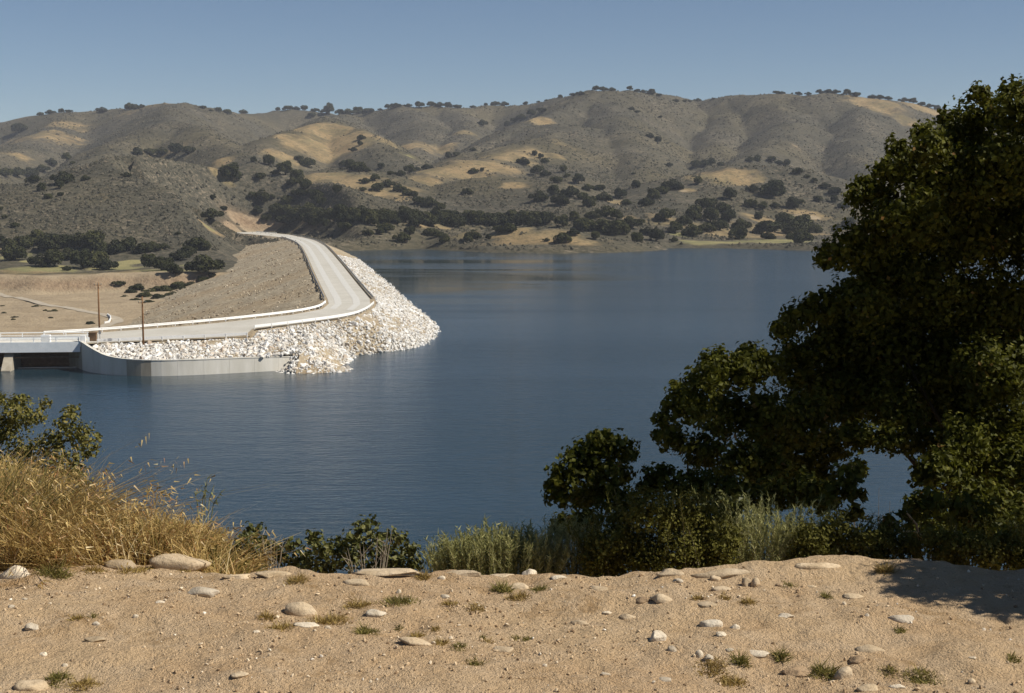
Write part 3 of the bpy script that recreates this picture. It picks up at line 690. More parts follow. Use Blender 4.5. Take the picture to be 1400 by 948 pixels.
for d0 in (0.06, 8.78):
    bbox('handrail', 0.2, BL, d0, d0 + 0.14, 5.98, 6.16, M['white']); bbox('handrail', 0.2, BL, d0 + 0.02, d0 + 0.10, 5.52, 5.62, M['white'])
    for k in range(12): bbox('rail_post', 0.3 + 4 * k, 0.46 + 4 * k, d0 + 0.01, d0 + 0.13, 5.103, 5.975, M['white'])
bbox('end_post', -0.9, 0.05, -0.1, 0.5, 4.2, 6.25, M['white'])
bbox('hoist_housing', 5.6, 7.2, 0.7, 1.8, 4.853, 6.35, M['white']); bbox('hoist_housing', 20.5, 22, 0.7, 1.8, 4.853, 6.15, M['white'])
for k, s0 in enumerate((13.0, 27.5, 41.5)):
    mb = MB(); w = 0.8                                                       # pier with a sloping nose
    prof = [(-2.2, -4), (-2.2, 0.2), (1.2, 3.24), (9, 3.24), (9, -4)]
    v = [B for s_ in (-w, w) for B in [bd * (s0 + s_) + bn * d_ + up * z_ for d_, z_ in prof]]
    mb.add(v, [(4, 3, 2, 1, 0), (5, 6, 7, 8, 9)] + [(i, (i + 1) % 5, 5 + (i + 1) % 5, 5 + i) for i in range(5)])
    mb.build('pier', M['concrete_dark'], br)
for s0, s1 in ((0.5, 12.1), (13.9, 26.6), (28.4, 40.6)):
    g = bbox('spillway_gate', s0, s1, 6.0, 6.3, -2.5, 3.2, M['rust'])
    bbox('gate_beam', s0, s1, 5.7, 5.99, 1.6, 1.85, M['rust'], g); bbox('gate_beam', s0, s1, 5.7, 5.99, 0.3, 0.55, M['rust'], g)
    bbox('sill', s0, s1, 3.2, 3.6, -1.0, 0.14, M['concrete'])
bbox('service_walkway', 0.6, BL, 1.0, 1.5, 2.1, 2.28, M['rust'])
# control cabinet and gear at the bridge end
mb = MB(); cb = at_z(127, 466, 4.3); mb.box((0, 0, 0.75), (1.5, 0.9, 1.5)); mb.box((0, 0, 1.56), (1.7, 1.1, 0.1))
o = empty('control_cabinet', cb, 'brown control cabinet at the end of the spillway bridge', 'cabinet'); mb.build('housing', M['rust'], o)
mb = MB(); mb.tube([(1.3, 0.2, -0.1), (1.3, 0.2, 1.9)], [0.07, 0.07], 6); mb.box((1.3, 0.2, 1.5), (0.5, 0.12, 0.5)); mb.build('meter_post', M['rail_grey'], o)

# ---- guard rails: corrugated beam on posts
BEAM = [(0.0, -0.16), (0.055, -0.12), (0.055, -0.06), (0.012, -0.02), (0.012, 0.02), (0.055, 0.06), (0.055, 0.12), (0.0, 0.16), (-0.02, 0.16), (-0.02, -0.16)]
BEAM = [(a * 1.6, b * 1.6) for a, b in BEAM]
POST_ME = {}
def guard_rail(pts, label, mat, flip=False, step=3.8, height=0.62, cat='guard rail'):
    P = resample(rounded(pts, 2), 1.0); base = P[0]
    o = empty('guard_rail', base, label, cat, 'guard rails on the dam')
    mb = MB(); mb.sweep([p - base + np.array([0, 0, height]) for p in P], [((-a if flip else a), b) for a, b in BEAM]); mb.build('beam', mat, o)
    if mat.name not in POST_ME:
        pm = MB(); pm.box((0, 0, 0.36), (0.18, 0.18, 0.92)); POST_ME[mat.name] = pm.data('post', mat)
    for q in resample(P, step): obj('post', POST_ME[mat.name], o, q - base + np.array([0, 0, 0]))
    return o
def lifted(p, dx=0.0): return p
i0 = 9
guard_rail(LEFT[i0:], 'long white guard rail on the landward side of the dam road', M['white'], True)
guard_rail(RIGHT[8:13], 'white guard rail round the lake side of the dam bend', M['white'])
guard_rail(RIGHT[13:15] + np.array([[-0.6, 0.2, 0], [0, 0.2, 0]]), 'lower white guard rail above the rocks beside the bridge', M['white'])
guard_rail([at_z(350, 318.6, 6), at_z(378, 320.4, 6)], 'short white guard rail at the far end of the dam', M['white'], height=0.9)
guard_rail(LEFT[2:9][::-1], 'grey guard rail on the landward edge of the straight dam road', M['rail_grey'], True, 6.0, 0.5)
guard_rail(RIGHT[1:8][::-1] + np.array([0, 0, 0.0]), 'grey guard rail on the lake edge of the straight dam road', M['rail_grey'], False, 6.0, 0.5)

# ---- two wooden power poles
def pole(base, h, label, arm):
    o = empty('utility_pole', base, label, 'utility pole', 'wooden power poles by the spillway')
    mb = MB(); mb.tube([(0, 0, -1), (0, 0, h * 0.5), (0, 0, h)], [0.19, 0.165, 0.13], 10); mb.build('pole', M['wood'], o, True)
    mb = MB(); mb.box((0, -0.24, h - arm), (1.5, 0.11, 0.12)); ca = mb.build('crossarm', M['wood'], o)
    for x in (-0.68, 0.0, 0.68):
        mb = MB(); mb.tube([(x, -0.24, h - arm + 0.08), (x, -0.24, h - arm + 0.2), (x, -0.24, h - arm + 0.32)], [0.04, 0.09, 0.05], 6); mb.build('insulator', M['glass'], ca)
    return o
bp_ = at_y(136, 452, 287.0); bp_[2] = float(dam_z(np.array([bp_[0]]), np.array([bp_[1]]))[0]); pole(bp_, 31.5 - (386 - 270) / FPX * 287 - bp_[2], 'wooden utility pole behind the white guard rail, left of the two', 0.5)
bp_ = at_y(196, 467, 265.5); bp_[2] = 4.1; pole(bp_, 31.5 - (405 - 270) / FPX * 265.5 - 4.1, 'wooden utility pole among the rocks in front of the dam road, right of the two', 1.2)

# ---- access road in the valley below the dam, with its little white barrier
def ground_strip(name, pxs, width, mat, dz, z=-13.0):
    P = resample(rounded([at_z(u, v, z) for u, v in pxs], 2), 3.0); v = []
    for i, p in enumerate(P):
        t_ = P[min(i + 1, len(P) - 1)] - P[max(i - 1, 0)]; t_ /= np.linalg.norm(t_); nr = np.array([t_[1], -t_[0], 0]) * width / 2
        for s_ in (-1, -0.33, 0.33, 1):
            q = p + nr * s_; q[2] = max(float(hz(q[0], q[1])), float(dam_z(q[:1], q[1:2])[0])) + dz; v.append(q)
    v = np.array(v); v[:, 2] = np.repeat(v[:, 2].reshape(-1, 4).max(1), 4)
    return obj(name, mesh_data(name, v, grid_faces(4, len(P))[:, ::-1], mat, True))
tag(ground_strip('valley_road', [(-60, 393), (0, 402), (60, 419), (100, 425.5), (136, 430), (158, 434), (163, 438), (150, 443), (120, 450)], 4.0, M['track_gravel'], 0.12), 'pale access road curving through the valley below the dam', None, None, 'structure')
mb = MB(); P = resample(rounded([at_z(u, v, -12.7) for u, v in [(143, 440.5), (150, 437), (152, 433.5), (147, 430.5)]], 2), 1.0)
for p in P: p[2] = hz(p[0], p[1]) + 0.1
b0 = P[0]; mb.sweep(P - b0, [(-0.15, -0.3), (0.15, -0.3), (0.15, 0.75), (-0.15, 0.75)])
o = mb.build('road_barrier', M['white']); o.location = b0; tag(o, 'small curved white barrier on the valley road below the dam', 'barrier')

# ================================================================== OAKS ON THE HILLS
def leaf_quads(P, N, size, aspect=1.0, fold=0.0):
    """kite shaped faces at P facing N"""
    n = len(P); a = rng.standard_normal((n, 3)); a -= N * (a * N).sum(1)[:, None]; a /= np.linalg.norm(a, axis=1)[:, None] + 1e-9
    b = np.cross(N, a); s = np.asarray(size).reshape(-1, 1)
    v = np.stack([P - a * s, P + b * s * aspect * 0.62 - a * s * 0.05 + N * s * fold, P + a * s, P - b * s * aspect * 0.62 - a * s * 0.05 + N * s * fold], 1).reshape(-1, 3)
    return v
def kite_faces(n): return (np.arange(n)[:, None, None] * 4 + np.array([[0, 1, 2], [0, 2, 3]])[None]).reshape(-1, 3)
def unit(v): return v / (np.linalg.norm(v, axis=-1, keepdims=True) + 1e-9)
def far_oak_crown(kind):
    nl = 9; L = []
    for k in range(nl):
        a = 6.28 * k / nl + rng.random() * 0.5; r = 0.30 * math.sqrt(rng.random()) + 0.04
        L.append((r * math.cos(a), r * math.sin(a), 0.20 + 0.26 * rng.random() - 0.25 * r, 0.17 + 0.07 * rng.random()))
    if kind == 1: L = [(x * 1.25, y, z * 0.8, r * 0.85) for x, y, z, r in L]
    if kind == 2: L = [(x * 0.8, y * 0.8, z * 1.3, r) for x, y, z, r in L]
    L.append((0, 0, 0.34, 0.26)); P, N = [], []
    for x, y, z, r in L:
        n = 330; d = unit(rng.standard_normal((n, 3))); d[:, 2] = np.where(d[:, 2] < -0.75, -d[:, 2], d[:, 2])
        rr_ = r * (0.72 + 0.34 * rng.random((n, 1))); p = np.array([x, y, z]) + d * rr_ * np.array([1, 1, 0.85])
        P.append(p); N.append(unit(d + 0.7 * rng.standard_normal((n, 3))))
    P, N = np.concatenate(P), np.concatenate(N)
    V = leaf_quads(P, N, 0.020 + 0.03 * rng.random(len(P)), 1.3)
    return mesh_data('crown', V, kite_faces(len(P)), M['far_oak'])
def far_oak_trunk():
    mb = MB(); mb.tube([(0, 0, -0.12), (0.01, 0, 0.12), (0.03, 0.01, 0.4)], [0.045, 0.035, 0.02], 6)
    mb.tube([(0.01, 0, 0.1), (0.12, 0.05, 0.25), (0.2, 0.08, 0.36)], [0.028, 0.02, 0.01], 5); mb.tube([(0.01, 0, 0.1), (-0.12, 0.02, 0.26), (-0.2, -0.06, 0.36)], [0.028, 0.02, 0.01], 5)
    return mb.data('trunk', M['bark'], True)
CROWNS = [far_oak_crown(k % 3) for k in range(9)]; TRUNKS = [far_oak_trunk() for k in range(3)]
ORD = ['first', 'second', 'third', 'fourth', 'fifth', 'sixth', 'seventh', 'eighth', 'ninth', 'tenth', 'eleventh', 'twelfth', 'thirteenth', 'fourteenth', 'fifteenth', 'sixteenth', 'seventeenth', 'eighteenth', 'nineteenth', 'twentieth', 'twenty-first', 'twenty-second', 'twenty-third', 'twenty-fourth', 'twenty-fifth', 'twenty-sixth']
n_oak = 0
def far_oak(u, v, w, label, group, tall=None):
    global n_oak
    p = on_land(u, v + 0.30 * w); W = max(px(w, p[1]) * 1.12, 3.0)
    t_ = empty('oak_tree', p - np.array([0, 0, 0.02 * W]), label, 'tree', group)
    k = n_oak % 9; n_oak += 1
    h = random.uniform(0.85, 1.1) if tall is None else tall
    if v < 160 and tall is None: h *= 0.78; W *= 0.95
    t_.scale = (W, W, W * h); t_.rotation_euler = (0, 0, random.uniform(0, 6.28) if k % 3 != 1 else random.uniform(-0.4, 0.4))
    obj('crown', CROWNS[k], t_); obj('trunk', TRUNKS[k % 3], t_)
def row(where, group, lst, ordinal=True, word='oak'):
    lst = sorted(lst)
    for i, q in enumerate(lst):
        if len(lst) == 1: lab = where
        elif ordinal: lab = f'{ORD[i]} {word} from the left {where}' if i < len(lst) - 1 else f'rightmost {word} {where}'
        else: lab = f'dark round oak {where}'
        far_oak(q[0], q[1], q[2], lab, group, q[3] if len(q) > 3 else None)
row('on the skyline at the far left', 'oaks on the left skyline', [(55, 149, 10), (68, 148, 14), (84, 147, 10), (94, 147, 10), (140, 149, 16)])
row('in the clump on the highest left hilltop', 'oaks on the left skyline', [(177, 139, 11, 1.5), (175, 145, 12), (185, 144, 16), (194, 145, 9)])
row('on the saddle right of the high left hilltop', 'oaks on the left skyline', [(277, 146, 10), (288, 151, 6), (299, 150, 11), (311, 152, 13), (333, 152, 11)])
row('broad dark oak low on the slope at the far left edge', 'lone oaks', [(26, 175, 26, 0.7)])
row('in the wooded gully at the left edge', 'oaks in the left gully', [(8, 236, 20), (24, 237, 20), (43, 238, 22), (57, 231, 18), (71, 223, 16), (91, 217, 14), (99, 223, 8), (46, 245, 20), (57, 257, 14), (66, 268, 12), (86, 243, 28), (82, 254, 15), (83, 266, 9)])
row('single small oak on the slope behind the round left hill', 'lone oaks', [(116, 244, 12)])
row('along the crest of the round scrubby hill', 'oaks on the round left hill', [(188, 208, 16), (205, 208, 15), (222, 207, 18), (240, 205, 24), (258, 207, 17)])
row('small oak alone on the middle of the round scrubby hill', 'lone oaks', [(173, 239, 13)])
row('big round oak alone in the straw patch above the dam end', 'lone oaks', [(316, 240, 31)])
row('beside the cut slope at the far dam end', 'oaks by the dam end', [(289, 296, 27), (291, 270, 9), (306, 286, 9), (243, 319, 8)])
row('down the left picture edge below the gully', 'oaks at the left edge', [(1, 286, 9), (7, 297, 9), (20, 308, 13), (0, 326, 14)])
G = [(150, 130, 30), (220, 110, 32), (300, 140, 34), (380, 120, 32), (470, 120, 34), (560, 130, 34), (605, 165, 28), (680, 160, 30), (760, 150, 28), (840, 165, 26), (900, 160, 22), (30, 150, 14)]
row('in the back row of the grove below the round hill', 'grove in the valley below the dam', [(x / 4.31, 300 + y / 4.31, w) for x, y, w in G])
G = [(90, 200, 34), (60, 165, 24), (240, 240, 30), (320, 232, 34), (400, 200, 30), (490, 250, 34), (560, 240, 34), (625, 265, 26), (395, 290, 11)]
row('in the front row of the valley grove', 'grove in the valley below the dam', [(x / 4.31, 300 + y / 4.31, w) for x, y, w in G])
G = [(880, 250, 26), (950, 262, 30), (1020, 290, 26), (1060, 205, 26), (1110, 190, 22), (1160, 140, 32), (970, 160, 14), (1195, 262, 46), (1018, 315, 10)]
row('in the clump against the dam slope', 'grove against the dam', [(x / 4.31, 300 + y / 4.31, w) for x, y, w in G])
row('on the skyline above the straw coloured hill', 'oaks on the middle skyline', [(380, 146, 8), (393, 146, 14), (405, 147, 12), (416, 147, 14), (431, 148, 12), (441, 150, 10), (450, 153, 15, 1.4), (464, 151, 14), (476, 149, 18), (490, 151, 18), (503, 151, 18)])
row('on the rounded skyline hill left of the main summit', 'oaks on the middle skyline', [(520, 148, 7), (530, 145, 12), (541, 143, 14), (558, 140, 11), (573, 139, 16), (590, 141, 14), (601, 142, 14), (613, 143, 12), (625, 142, 12), (647, 143, 9), (664, 143, 7), (677, 141, 13), (689, 141, 14), (719, 139, 8)])
row('small faint oak just below the skyline above the straw hill', 'lone oaks', [(426, 157, 12, 0.8)])
row('in the hollow under the middle skyline', 'oaks under the middle skyline', [(659, 169, 14), (693, 170, 9), (703, 165, 10), (713, 160, 12), (726, 154, 16), (741, 149, 16)])
row('in the short file down the straw coloured hill', 'oaks on the straw hill', [(494, 189, 11), (492, 198, 9), (483, 204, 11)])
row('in the wooded ravine left of the tan knoll', 'oaks in the ravine', [(347, 219, 10), (367, 221, 19), (376, 236, 11), (390, 232, 25), (409, 217, 12), (420, 223, 20), (356, 243, 13), (407, 242, 20), (400, 248, 16), (417, 255, 20), (410, 264, 20), (424, 263, 14), (433, 271, 24), (441, 275, 14), (344, 270, 14), (358, 271, 24), (391, 274, 18), (372, 268, 10)])
row('along the top edge of the tan knoll', 'oaks on the tan knoll', [(470, 225, 14), (479, 226, 18), (490, 229, 20), (500, 232, 12), (521, 229, 13), (534, 237, 9), (547, 237, 14), (560, 232, 18), (570, 231, 10), (583, 228, 14), (613, 214, 10), (624, 211, 9), (647, 205, 8)])
row('scattered on the face of the tan knoll', 'oaks on the tan knoll', [(461, 260, 17), (499, 247, 14), (496, 259, 9)])
row('in the diagonal line running down from the tan knoll', 'oaks below the tan knoll', [(513, 244, 14), (516, 255, 20), (530, 251, 18), (544, 257, 16), (559, 264, 15), (573, 274, 18), (587, 277, 20), (601, 284, 18), (551, 260, 12), (566, 268, 12)])
row('on the bare slopes in the middle of the hills', 'scattered oaks in the middle', [(647, 234, 13), (659, 232, 7), (639, 262, 15), (705, 163, 7)])
row('in the line descending right of the middle tan slope', 'oaks in the middle draw', [(716, 221, 17), (731, 211, 10), (739, 215, 9), (745, 220, 11), (734, 233, 18), (745, 238, 14), (770, 233, 13), (761, 246, 16), (775, 240, 10), (791, 246, 18), (803, 256, 16), (819, 257, 15), (737, 269, 24), (767, 273, 24), (757, 262, 18), (780, 263, 22), (826, 270, 20), (806, 277, 22), (795, 268, 16)])
belt = []
for i in range(26):
    u = 378 + i * 14.6; belt.append((u, 290 + 0.012 * (u - 378) + random.uniform(-3, 3) + (4 if u > 560 else 0), random.uniform(22, 30)))
for i in range(22):
    u = 392 + i * 16.3; belt.append((u, 299 + random.uniform(-3, 4), random.uniform(20, 30)))
row('in the upper row of the belt above the far shore', 'oak belt along the far shore', belt[:26])
row('in the lower row of the belt above the far shore', 'oak belt along the far shore', belt[26:])
row('standing near the water on the far left shore', 'oaks near the water', [(473, 310, 20), (504, 317, 15), (527, 311, 22), (520, 318, 14), (550, 325, 22), (561, 316, 18), (587, 317, 20), (607, 327, 18), (597, 320, 16), (647, 322, 20), (640, 327, 14), (667, 325, 10), (682, 314, 16), (695, 312, 22), (430, 304, 18), (445, 306, 14), (365, 297, 16), (352, 290, 14)])
row('at the summit of the highest round hill', 'oaks on the main summit', [(718, 139, 7), (736, 138, 6), (747, 137, 6), (766, 132, 8), (784, 129, 10), (794, 127, 12), (815, 120, 12), (824, 119, 12), (836, 118, 12), (861, 120, 10), (871, 121, 10), (879, 123, 10), (891, 126, 12), (901, 130, 8)])
row('in the dip right of the main summit', 'oaks on the main summit', [(924, 137, 9), (936, 138, 8), (943, 138, 6), (954, 136, 10), (975, 135, 6)])
row('high on the face of the main summit hill', 'oaks on the summit face', [(863, 148, 10), (871, 152, 9), (903, 160, 5), (889, 186, 11), (899, 192, 12), (914, 225, 11), (866, 238, 6), (869, 253, 14)])
row('in the hollow at the foot of the summit hill', 'oaks at the summit foot', [(847, 266, 20), (856, 277, 14), (883, 276, 20), (893, 267, 20), (906, 260, 18), (920, 252, 26), (954, 248, 15)])
row('on the brow of the low spur on the right', 'oaks on the right spur', [(952, 225, 14), (962, 223, 16), (972, 223, 14), (986, 224, 10), (1025, 218, 12), (1035, 218, 12), (1054, 220, 13), (1065, 223, 12), (1076, 224, 12), (1091, 233, 16), (1104, 241, 8), (1113, 247, 10), (1127, 254, 15), (1141, 261, 18), (1140, 273, 12), (1119, 272, 13), (1153, 281, 14)])
row('in the middle of the right spur', 'oaks on the right spur', [(997, 266, 22), (1029, 258, 16), (1057, 259, 34), (1026, 279, 18), (1043, 283, 14), (1059, 281, 14), (1083, 280, 20), (1093, 276, 12)])
row('in the wood on the promontory across the lake', 'promontory oaks', [(711, 300, 26), (740, 300, 26), (725, 305, 20), (769, 304, 22), (797, 306, 28), (823, 306, 30), (829, 289, 26), (843, 311, 34), (860, 304, 28), (874, 303, 14), (814, 323, 16), (769, 326, 22), (783, 318, 16), (747, 328, 9), (871, 325, 20), (897, 323, 24), (843, 296, 18), (810, 294, 18), (785, 297, 16), (885, 316, 18)])
row('lone round oak above the promontory end', 'lone oaks', [(909, 294, 27)])
row('in the wood left of the far meadow', 'meadow oaks', [(966, 277, 26), (986, 283, 26), (949, 294, 26), (971, 297, 26), (997, 297, 22), (923, 313, 22), (946, 316, 26), (966, 311, 22), (935, 303, 20), (984, 308, 22), (921, 328, 11)])
row('at the meadow on the far right shore', 'meadow oaks', [(1009, 319, 28), (1012, 308, 24), (1037, 296, 14), (1049, 310, 34), (1071, 301, 30), (1051, 322, 18), (1086, 310, 34), (1097, 306, 34), (1094, 323, 32), (1113, 312, 22), (1160, 308, 20), (1145, 312, 16)])
row('on the right skyline', 'oaks on the right skyline', [(1061, 123, 9), (1069, 123, 9), (1083, 124, 4), (1092, 121, 10), (1105, 120, 9), (1120, 120, 11), (1132, 124, 12), (1142, 124, 12), (1158, 124, 13), (1170, 125, 13), (1193, 128, 12), (1203, 127, 13), (1214, 128, 13), (1236, 135, 14), (1248, 135, 14), (1260, 139, 12), (1270, 141, 12), (1281, 144, 12)])

# low bushes on the valley slopes
def far_bush(u, v, w, label, group):
    global n_oak
    p = on_land(u, v + 0.2 * w)
    d_ = float(dam_z(p[:1], p[1:2])[0]); p[2] = max(p[2], d_)
    W = px(w, p[1]) * 1.25; o = obj('bush', CROWNS[n_oak % 9], None, p - np.array([0, 0, 0.18 * W])); n_oak += 1
    o.scale = (W, W, W * 0.6); o.rotation_euler = (0, 0, random.uniform(0, 6)); tag(o, label, 'bush', group)
for i, (u, v, w) in enumerate(sorted([(123, 441, 12), (69, 435, 7), (74, 423, 14), (50, 417, 12), (20, 433, 9), (18, 437, 7), (5, 427, 9), (62, 424, 6), (3, 418, 6)])):
    far_bush(u, v, w, f'{ORD[i]} low dark bush from the left on the bare slope beyond the bridge', 'bushes below the dam')
for i, (u, v, w) in enumerate(sorted([(190, 391, 22), (208, 394, 24), (226, 391, 26), (244, 391, 24), (262, 387, 22), (198, 402, 22), (216, 404, 20), (178, 397, 18), (277, 382, 18), (163, 388, 16), (236, 401, 18), (290, 379, 12), (186, 408, 14), (204, 411, 14), (250, 397, 14), (170, 404, 10)])):
    far_bush(u, v, w, f'{ORD[i]} brown bush from the left along the eroded bank beside the dam', 'bushes on the eroded bank')

# ================================================================== THE BLUFF WE STAND ON
GZ0 = CAM_Z - 1.6
EDGE_PX = [(-400, 790), (-150, 786), (0, 782), (60, 780), (120, 772), (180, 764), (240, 760), (290, 776), (330, 784), (400, 786), (450, 790), (520, 787), (600, 784), (720, 784), (790, 781), (860, 776), (930, 780), (1000, 779), (1080, 775), (1140, 765), (1250, 770), (1320, 772), (1400, 774), (1700, 776), (2100, 778)]
EDGE = np.array([at_z(u, v, GZ0)[:2] for u, v in EDGE_PX])
def edge_y(x): return np.interp(x, EDGE[:, 0], EDGE[:, 1])
def bluff(x, y):
    x, y = np.asarray(x, float), np.asarray(y, float)
    e = edge_y(x) + 0.05 * fbm(x * 2.2, x * 0 + 3.3, 3, 201)
    t_ = y - e
    z = GZ0 + 0.022 * fbm(x * 1.3, y * 1.3, 3, 211) + 0.015 * fbm(x * 4.3, y * 4.3, 4, 221) + 0.0055 * fbm(x * 17, y * 17, 3, 231)
    z = z + 0.025 * smooth(-0.5, -0.05, t_) * fbm(x * 2.0 + 9, y * 1.0, 2, 241)
    drop = 0.11 * smooth(0.0, 0.16, t_) + 0.62 * np.clip(t_ - 0.1, 0, 200)
    drop = drop + np.clip(t_, 0, 6) / 6 * 0.18 * fbm(x * 1.1, y * 1.1, 3, 251) + np.clip(t_ - 6, 0, 30) / 30 * 2.0 * fbm(x / 6, y / 6, 3, 261)
    mound = 0.80 * np.exp(-((x + 2.55) / 0.85) ** 2 - ((y - 7.3) / 0.75) ** 2) * smooth(0, 0.5, t_)
    mound = mound + 0.28 * np.exp(-((x + 1.35) / 0.55) ** 2 - ((y - 6.9) / 0.5) ** 2) * smooth(0, 0.4, t_)
    return np.maximum(z - drop + mound, -4.0)
def away(a, b, n): return a + (b - a) * np.linspace(0, 1, n) ** 2.2
bx = np.unique(np.r_[-away(3.4, 160, 40), np.linspace(-3.4, 3.4, 380), away(3.4, 160, 40)])
by = np.unique(np.r_[np.linspace(-14, 3.8, 40), np.linspace(3.8, 7.6, 240), away(7.6, 90, 60)])
BX, BY = np.meshgrid(bx, by); BZ = bluff(BX, BY)
tag(obj('bluff_ground', mesh_data('bluff_ground', np.stack([BX, BY, BZ], -1).reshape(-1, 3), grid_faces(len(bx), len(by)), M['dirt'], True)), 'bare sandy ground of the viewpoint above the lake', None, None, 'structure')
def on_bluff(u, v):
    p = at_z(u, v, GZ0)
    for _ in range(3): p = at_z(u, v, float(bluff(p[0], p[1])))
    return p

# ---- gravel: uncountable crumbs
n = 17000
gx_ = rng.uniform(-3.0, 3.0, n); gy_ = 4.2 + (edge_y(gx_) - 4.25) * rng.random(n)
gk = fbm(gx_ * 1.2, gy_ * 1.2, 3, 301) + 0.5 * rng.standard_normal(n) > -0.1; gx_, gy_ = gx_[gk], gy_[gk]
sz = 0.0018 + 0.0085 * rng.random(len(gx_)) ** 5
V, F = rock_cloud(np.stack([gx_, gy_, bluff(gx_, gy_) + sz * 0.35], -1), sz, ICO1, 0.6)
tag(obj('gravel', mesh_data('gravel', V, F, M['gravel'])), 'fine gravel and grit strewn over the sandy ground', 'gravel', None, 'stuff')

# ---- stones
def stone_mesh(name, w, d, h, mat, seed, angular=0.35, base=ICO3):
    r_ = np.random.default_rng(seed); v, f = base; v = v.copy()
    for j in range(10):
        p = unit(r_.standard_normal(3)); lim = 0.62 + 0.3 * r_.random(); over = np.maximum(v @ p - lim, 0); v = v - over[:, None] * p * (0.55 + angular)
    k = r_.random(3) * 10
    v = v * (1 + 0.10 * fbm(v[:, 0] * 1.7 + k[0], v[:, 1] * 1.7 + v[:, 2] * 1.1 + k[1], 3, seed % 97)[:, None])
    v = v * np.array([w / 2, d / 2, h]) ; v[:, 2] += 0.0
    return mesh_data(name, v, f, mat, True)
def stone(u, v, w, h, label, mat='stone', cat='stone', group='stones on the sandy ground', angular=0.3, rz=0.0, deep=0.75, tilt=0.0, sink=0.30, name='stone'):
    base = on_bluff(u, v + h * 0.42); W, H = px(w, base[1]), px(h, base[1])
    depth = max(W * deep, 0.02)
    H = max(H - depth * 0.22, H * 0.45)
    base[1] += depth * 0.42; base[2] = float(bluff(base[0], base[1]))
    o = obj(name, stone_mesh(name, W, depth, H / (1 - sink) * 0.66, M[mat], int(u * 13 + v * 7) % 9973, angular), None, base + np.array([0, 0, H * 0.02]))
    o.rotation_euler = (0, tilt, rz); tag(o, label, cat, group); return o
stone(240, 768, 92, 26, 'largest rounded boulder, half buried below the dry grass', deep=0.55, name='boulder', cat='boulder')
stone(160, 771, 52, 18, 'flat buff boulder left of the largest half buried one', deep=0.5, name='boulder', cat='boulder')
stone(18, 781, 44, 22, 'pale domed boulder at the left picture edge by the dry grass', 'pale', deep=0.6, name='boulder', cat='boulder')
stone(275, 809, 52, 17, 'flat oval grey stone in front of the largest boulder', 'pale', deep=0.6, angular=0.15)
stone(410, 832, 48, 20, 'grey slab sloping up to a dark left end', 'stone', deep=0.5, tilt=0.22, angular=0.3)
stone(418, 854, 42, 9, 'thin bright white stone among dry weeds', 'pale', deep=0.5, tilt=0.1)
stone(512, 838, 34, 13, 'crumbly pale stone behind the green weed', 'pale', angular=0.6)
stone(975, 850, 35, 17, 'smooth cream domed stone with a small white one at its right', 'pale', angular=0.15)
stone(1005, 857, 15, 9, 'small white stone right of the cream domed stone', 'pale', angular=0.2)
stone(1235, 846, 38, 14, 'pale domed stone in front of the tree shadow', 'pale', angular=0.15, deep=0.6)
stone(1191, 886, 46, 15, 'pinkish domed stone above a brown angular one', 'stone', angular=0.1, deep=0.6)
stone(1175, 902, 28, 13, 'small brown angular rock below the pinkish domed stone', 'brownrock', angular=0.7)
stone(1092, 920, 48, 15, 'grey brown angular slab beside green weeds', 'brownrock', angular=0.7, tilt=-0.1)
stone(1040, 895, 38, 11, 'white flat stone between two green weeds', 'pale', angular=0.4)
stone(905, 818, 36, 17, 'pale angular stone sloping to the right', 'stone', angular=0.6, tilt=0.25)
stone(880, 821, 24, 10, 'dark sided stone left of the pale angular one', 'brownrock', angular=0.6)
stone(724, 782, 24, 14, 'white block standing on the edge beside the pale sage', 'pale', angular=0.4)
stone(709, 801, 30, 13, 'grey stone against the little green shrub', 'stone', angular=0.3)
stone(766, 787, 30, 9, 'flat pale slab right of the white block', 'pale', angular=0.4)
stone(900, 871, 28, 17, 'crumbly white stone in the middle of the bare ground', 'pale', angular=0.7)
stone(919, 887, 15, 10, 'small white stone below the crumbly white one', 'pale', angular=0.3)
stone(956, 896, 13, 12, 'left of two small white stones near dry weeds', 'pale', angular=0.4)
stone(970, 896, 15, 8, 'right of two small white stones near dry weeds', 'pale', angular=0.3)
stone(567, 878, 54, 12, 'long low slab with a shaded front edge', 'stone', angular=0.5, deep=0.5, tilt=0.08)
stone(820, 803, 30, 11, 'low tan stone near the edge below the dark sage', 'stone', angular=0.4)
stone(689, 886, 36, 14, 'tan rock with a dark left corner', 'stone', angular=0.5)
stone(488, 796, 42, 13, 'grey slab under the sandstone ledge', 'stone', deep=0.5, tilt=0.08)
stone(1155, 924, 26, 21, 'pale stone leaning beside green weeds at the bottom', 'stone', angular=0.5, tilt=0.35)
stone(1190, 940, 36, 12, 'buff stone at the bottom edge right of the leaning one', 'stone', angular=0.4)
stone(1230, 938, 26, 9, 'flat pale stone at the bottom edge near the long weed', 'pale', angular=0.4)
stone(38, 938, 52, 20, 'tan boulder cut by the bottom left of the picture', 'stone', angular=0.3)
stone(126, 874, 32, 9, 'flat tan stone on the left of the ground', 'stone', angular=0.3)
stone(42, 857, 22, 13, 'pinkish angular stone near the left picture edge', 'pale', angular=0.6)
stone(58, 894, 12, 8, 'small white pebble below the pinkish angular stone', 'pale')
stone(88, 911, 9, 6, 'small pale pebble above the bottom left weed', 'pale')
stone(131, 854, 12, 7, 'white chip above the flat tan stone', 'pale')
stone(326, 924, 30, 8, 'low tan stone near the bottom left of centre', 'stone')
stone(266, 925, 6, 6, 'tiny dark sided pebble left of the low tan stone', 'brownrock')
stone(14, 829, 12, 5, 'bright white chip at the left picture edge', 'pale')
stone(32, 820, 10, 4, 'smaller white chip right of the bright left one', 'pale')
stone(218, 823, 14, 5, 'pale chip below the flat oval stone on its left', 'pale')
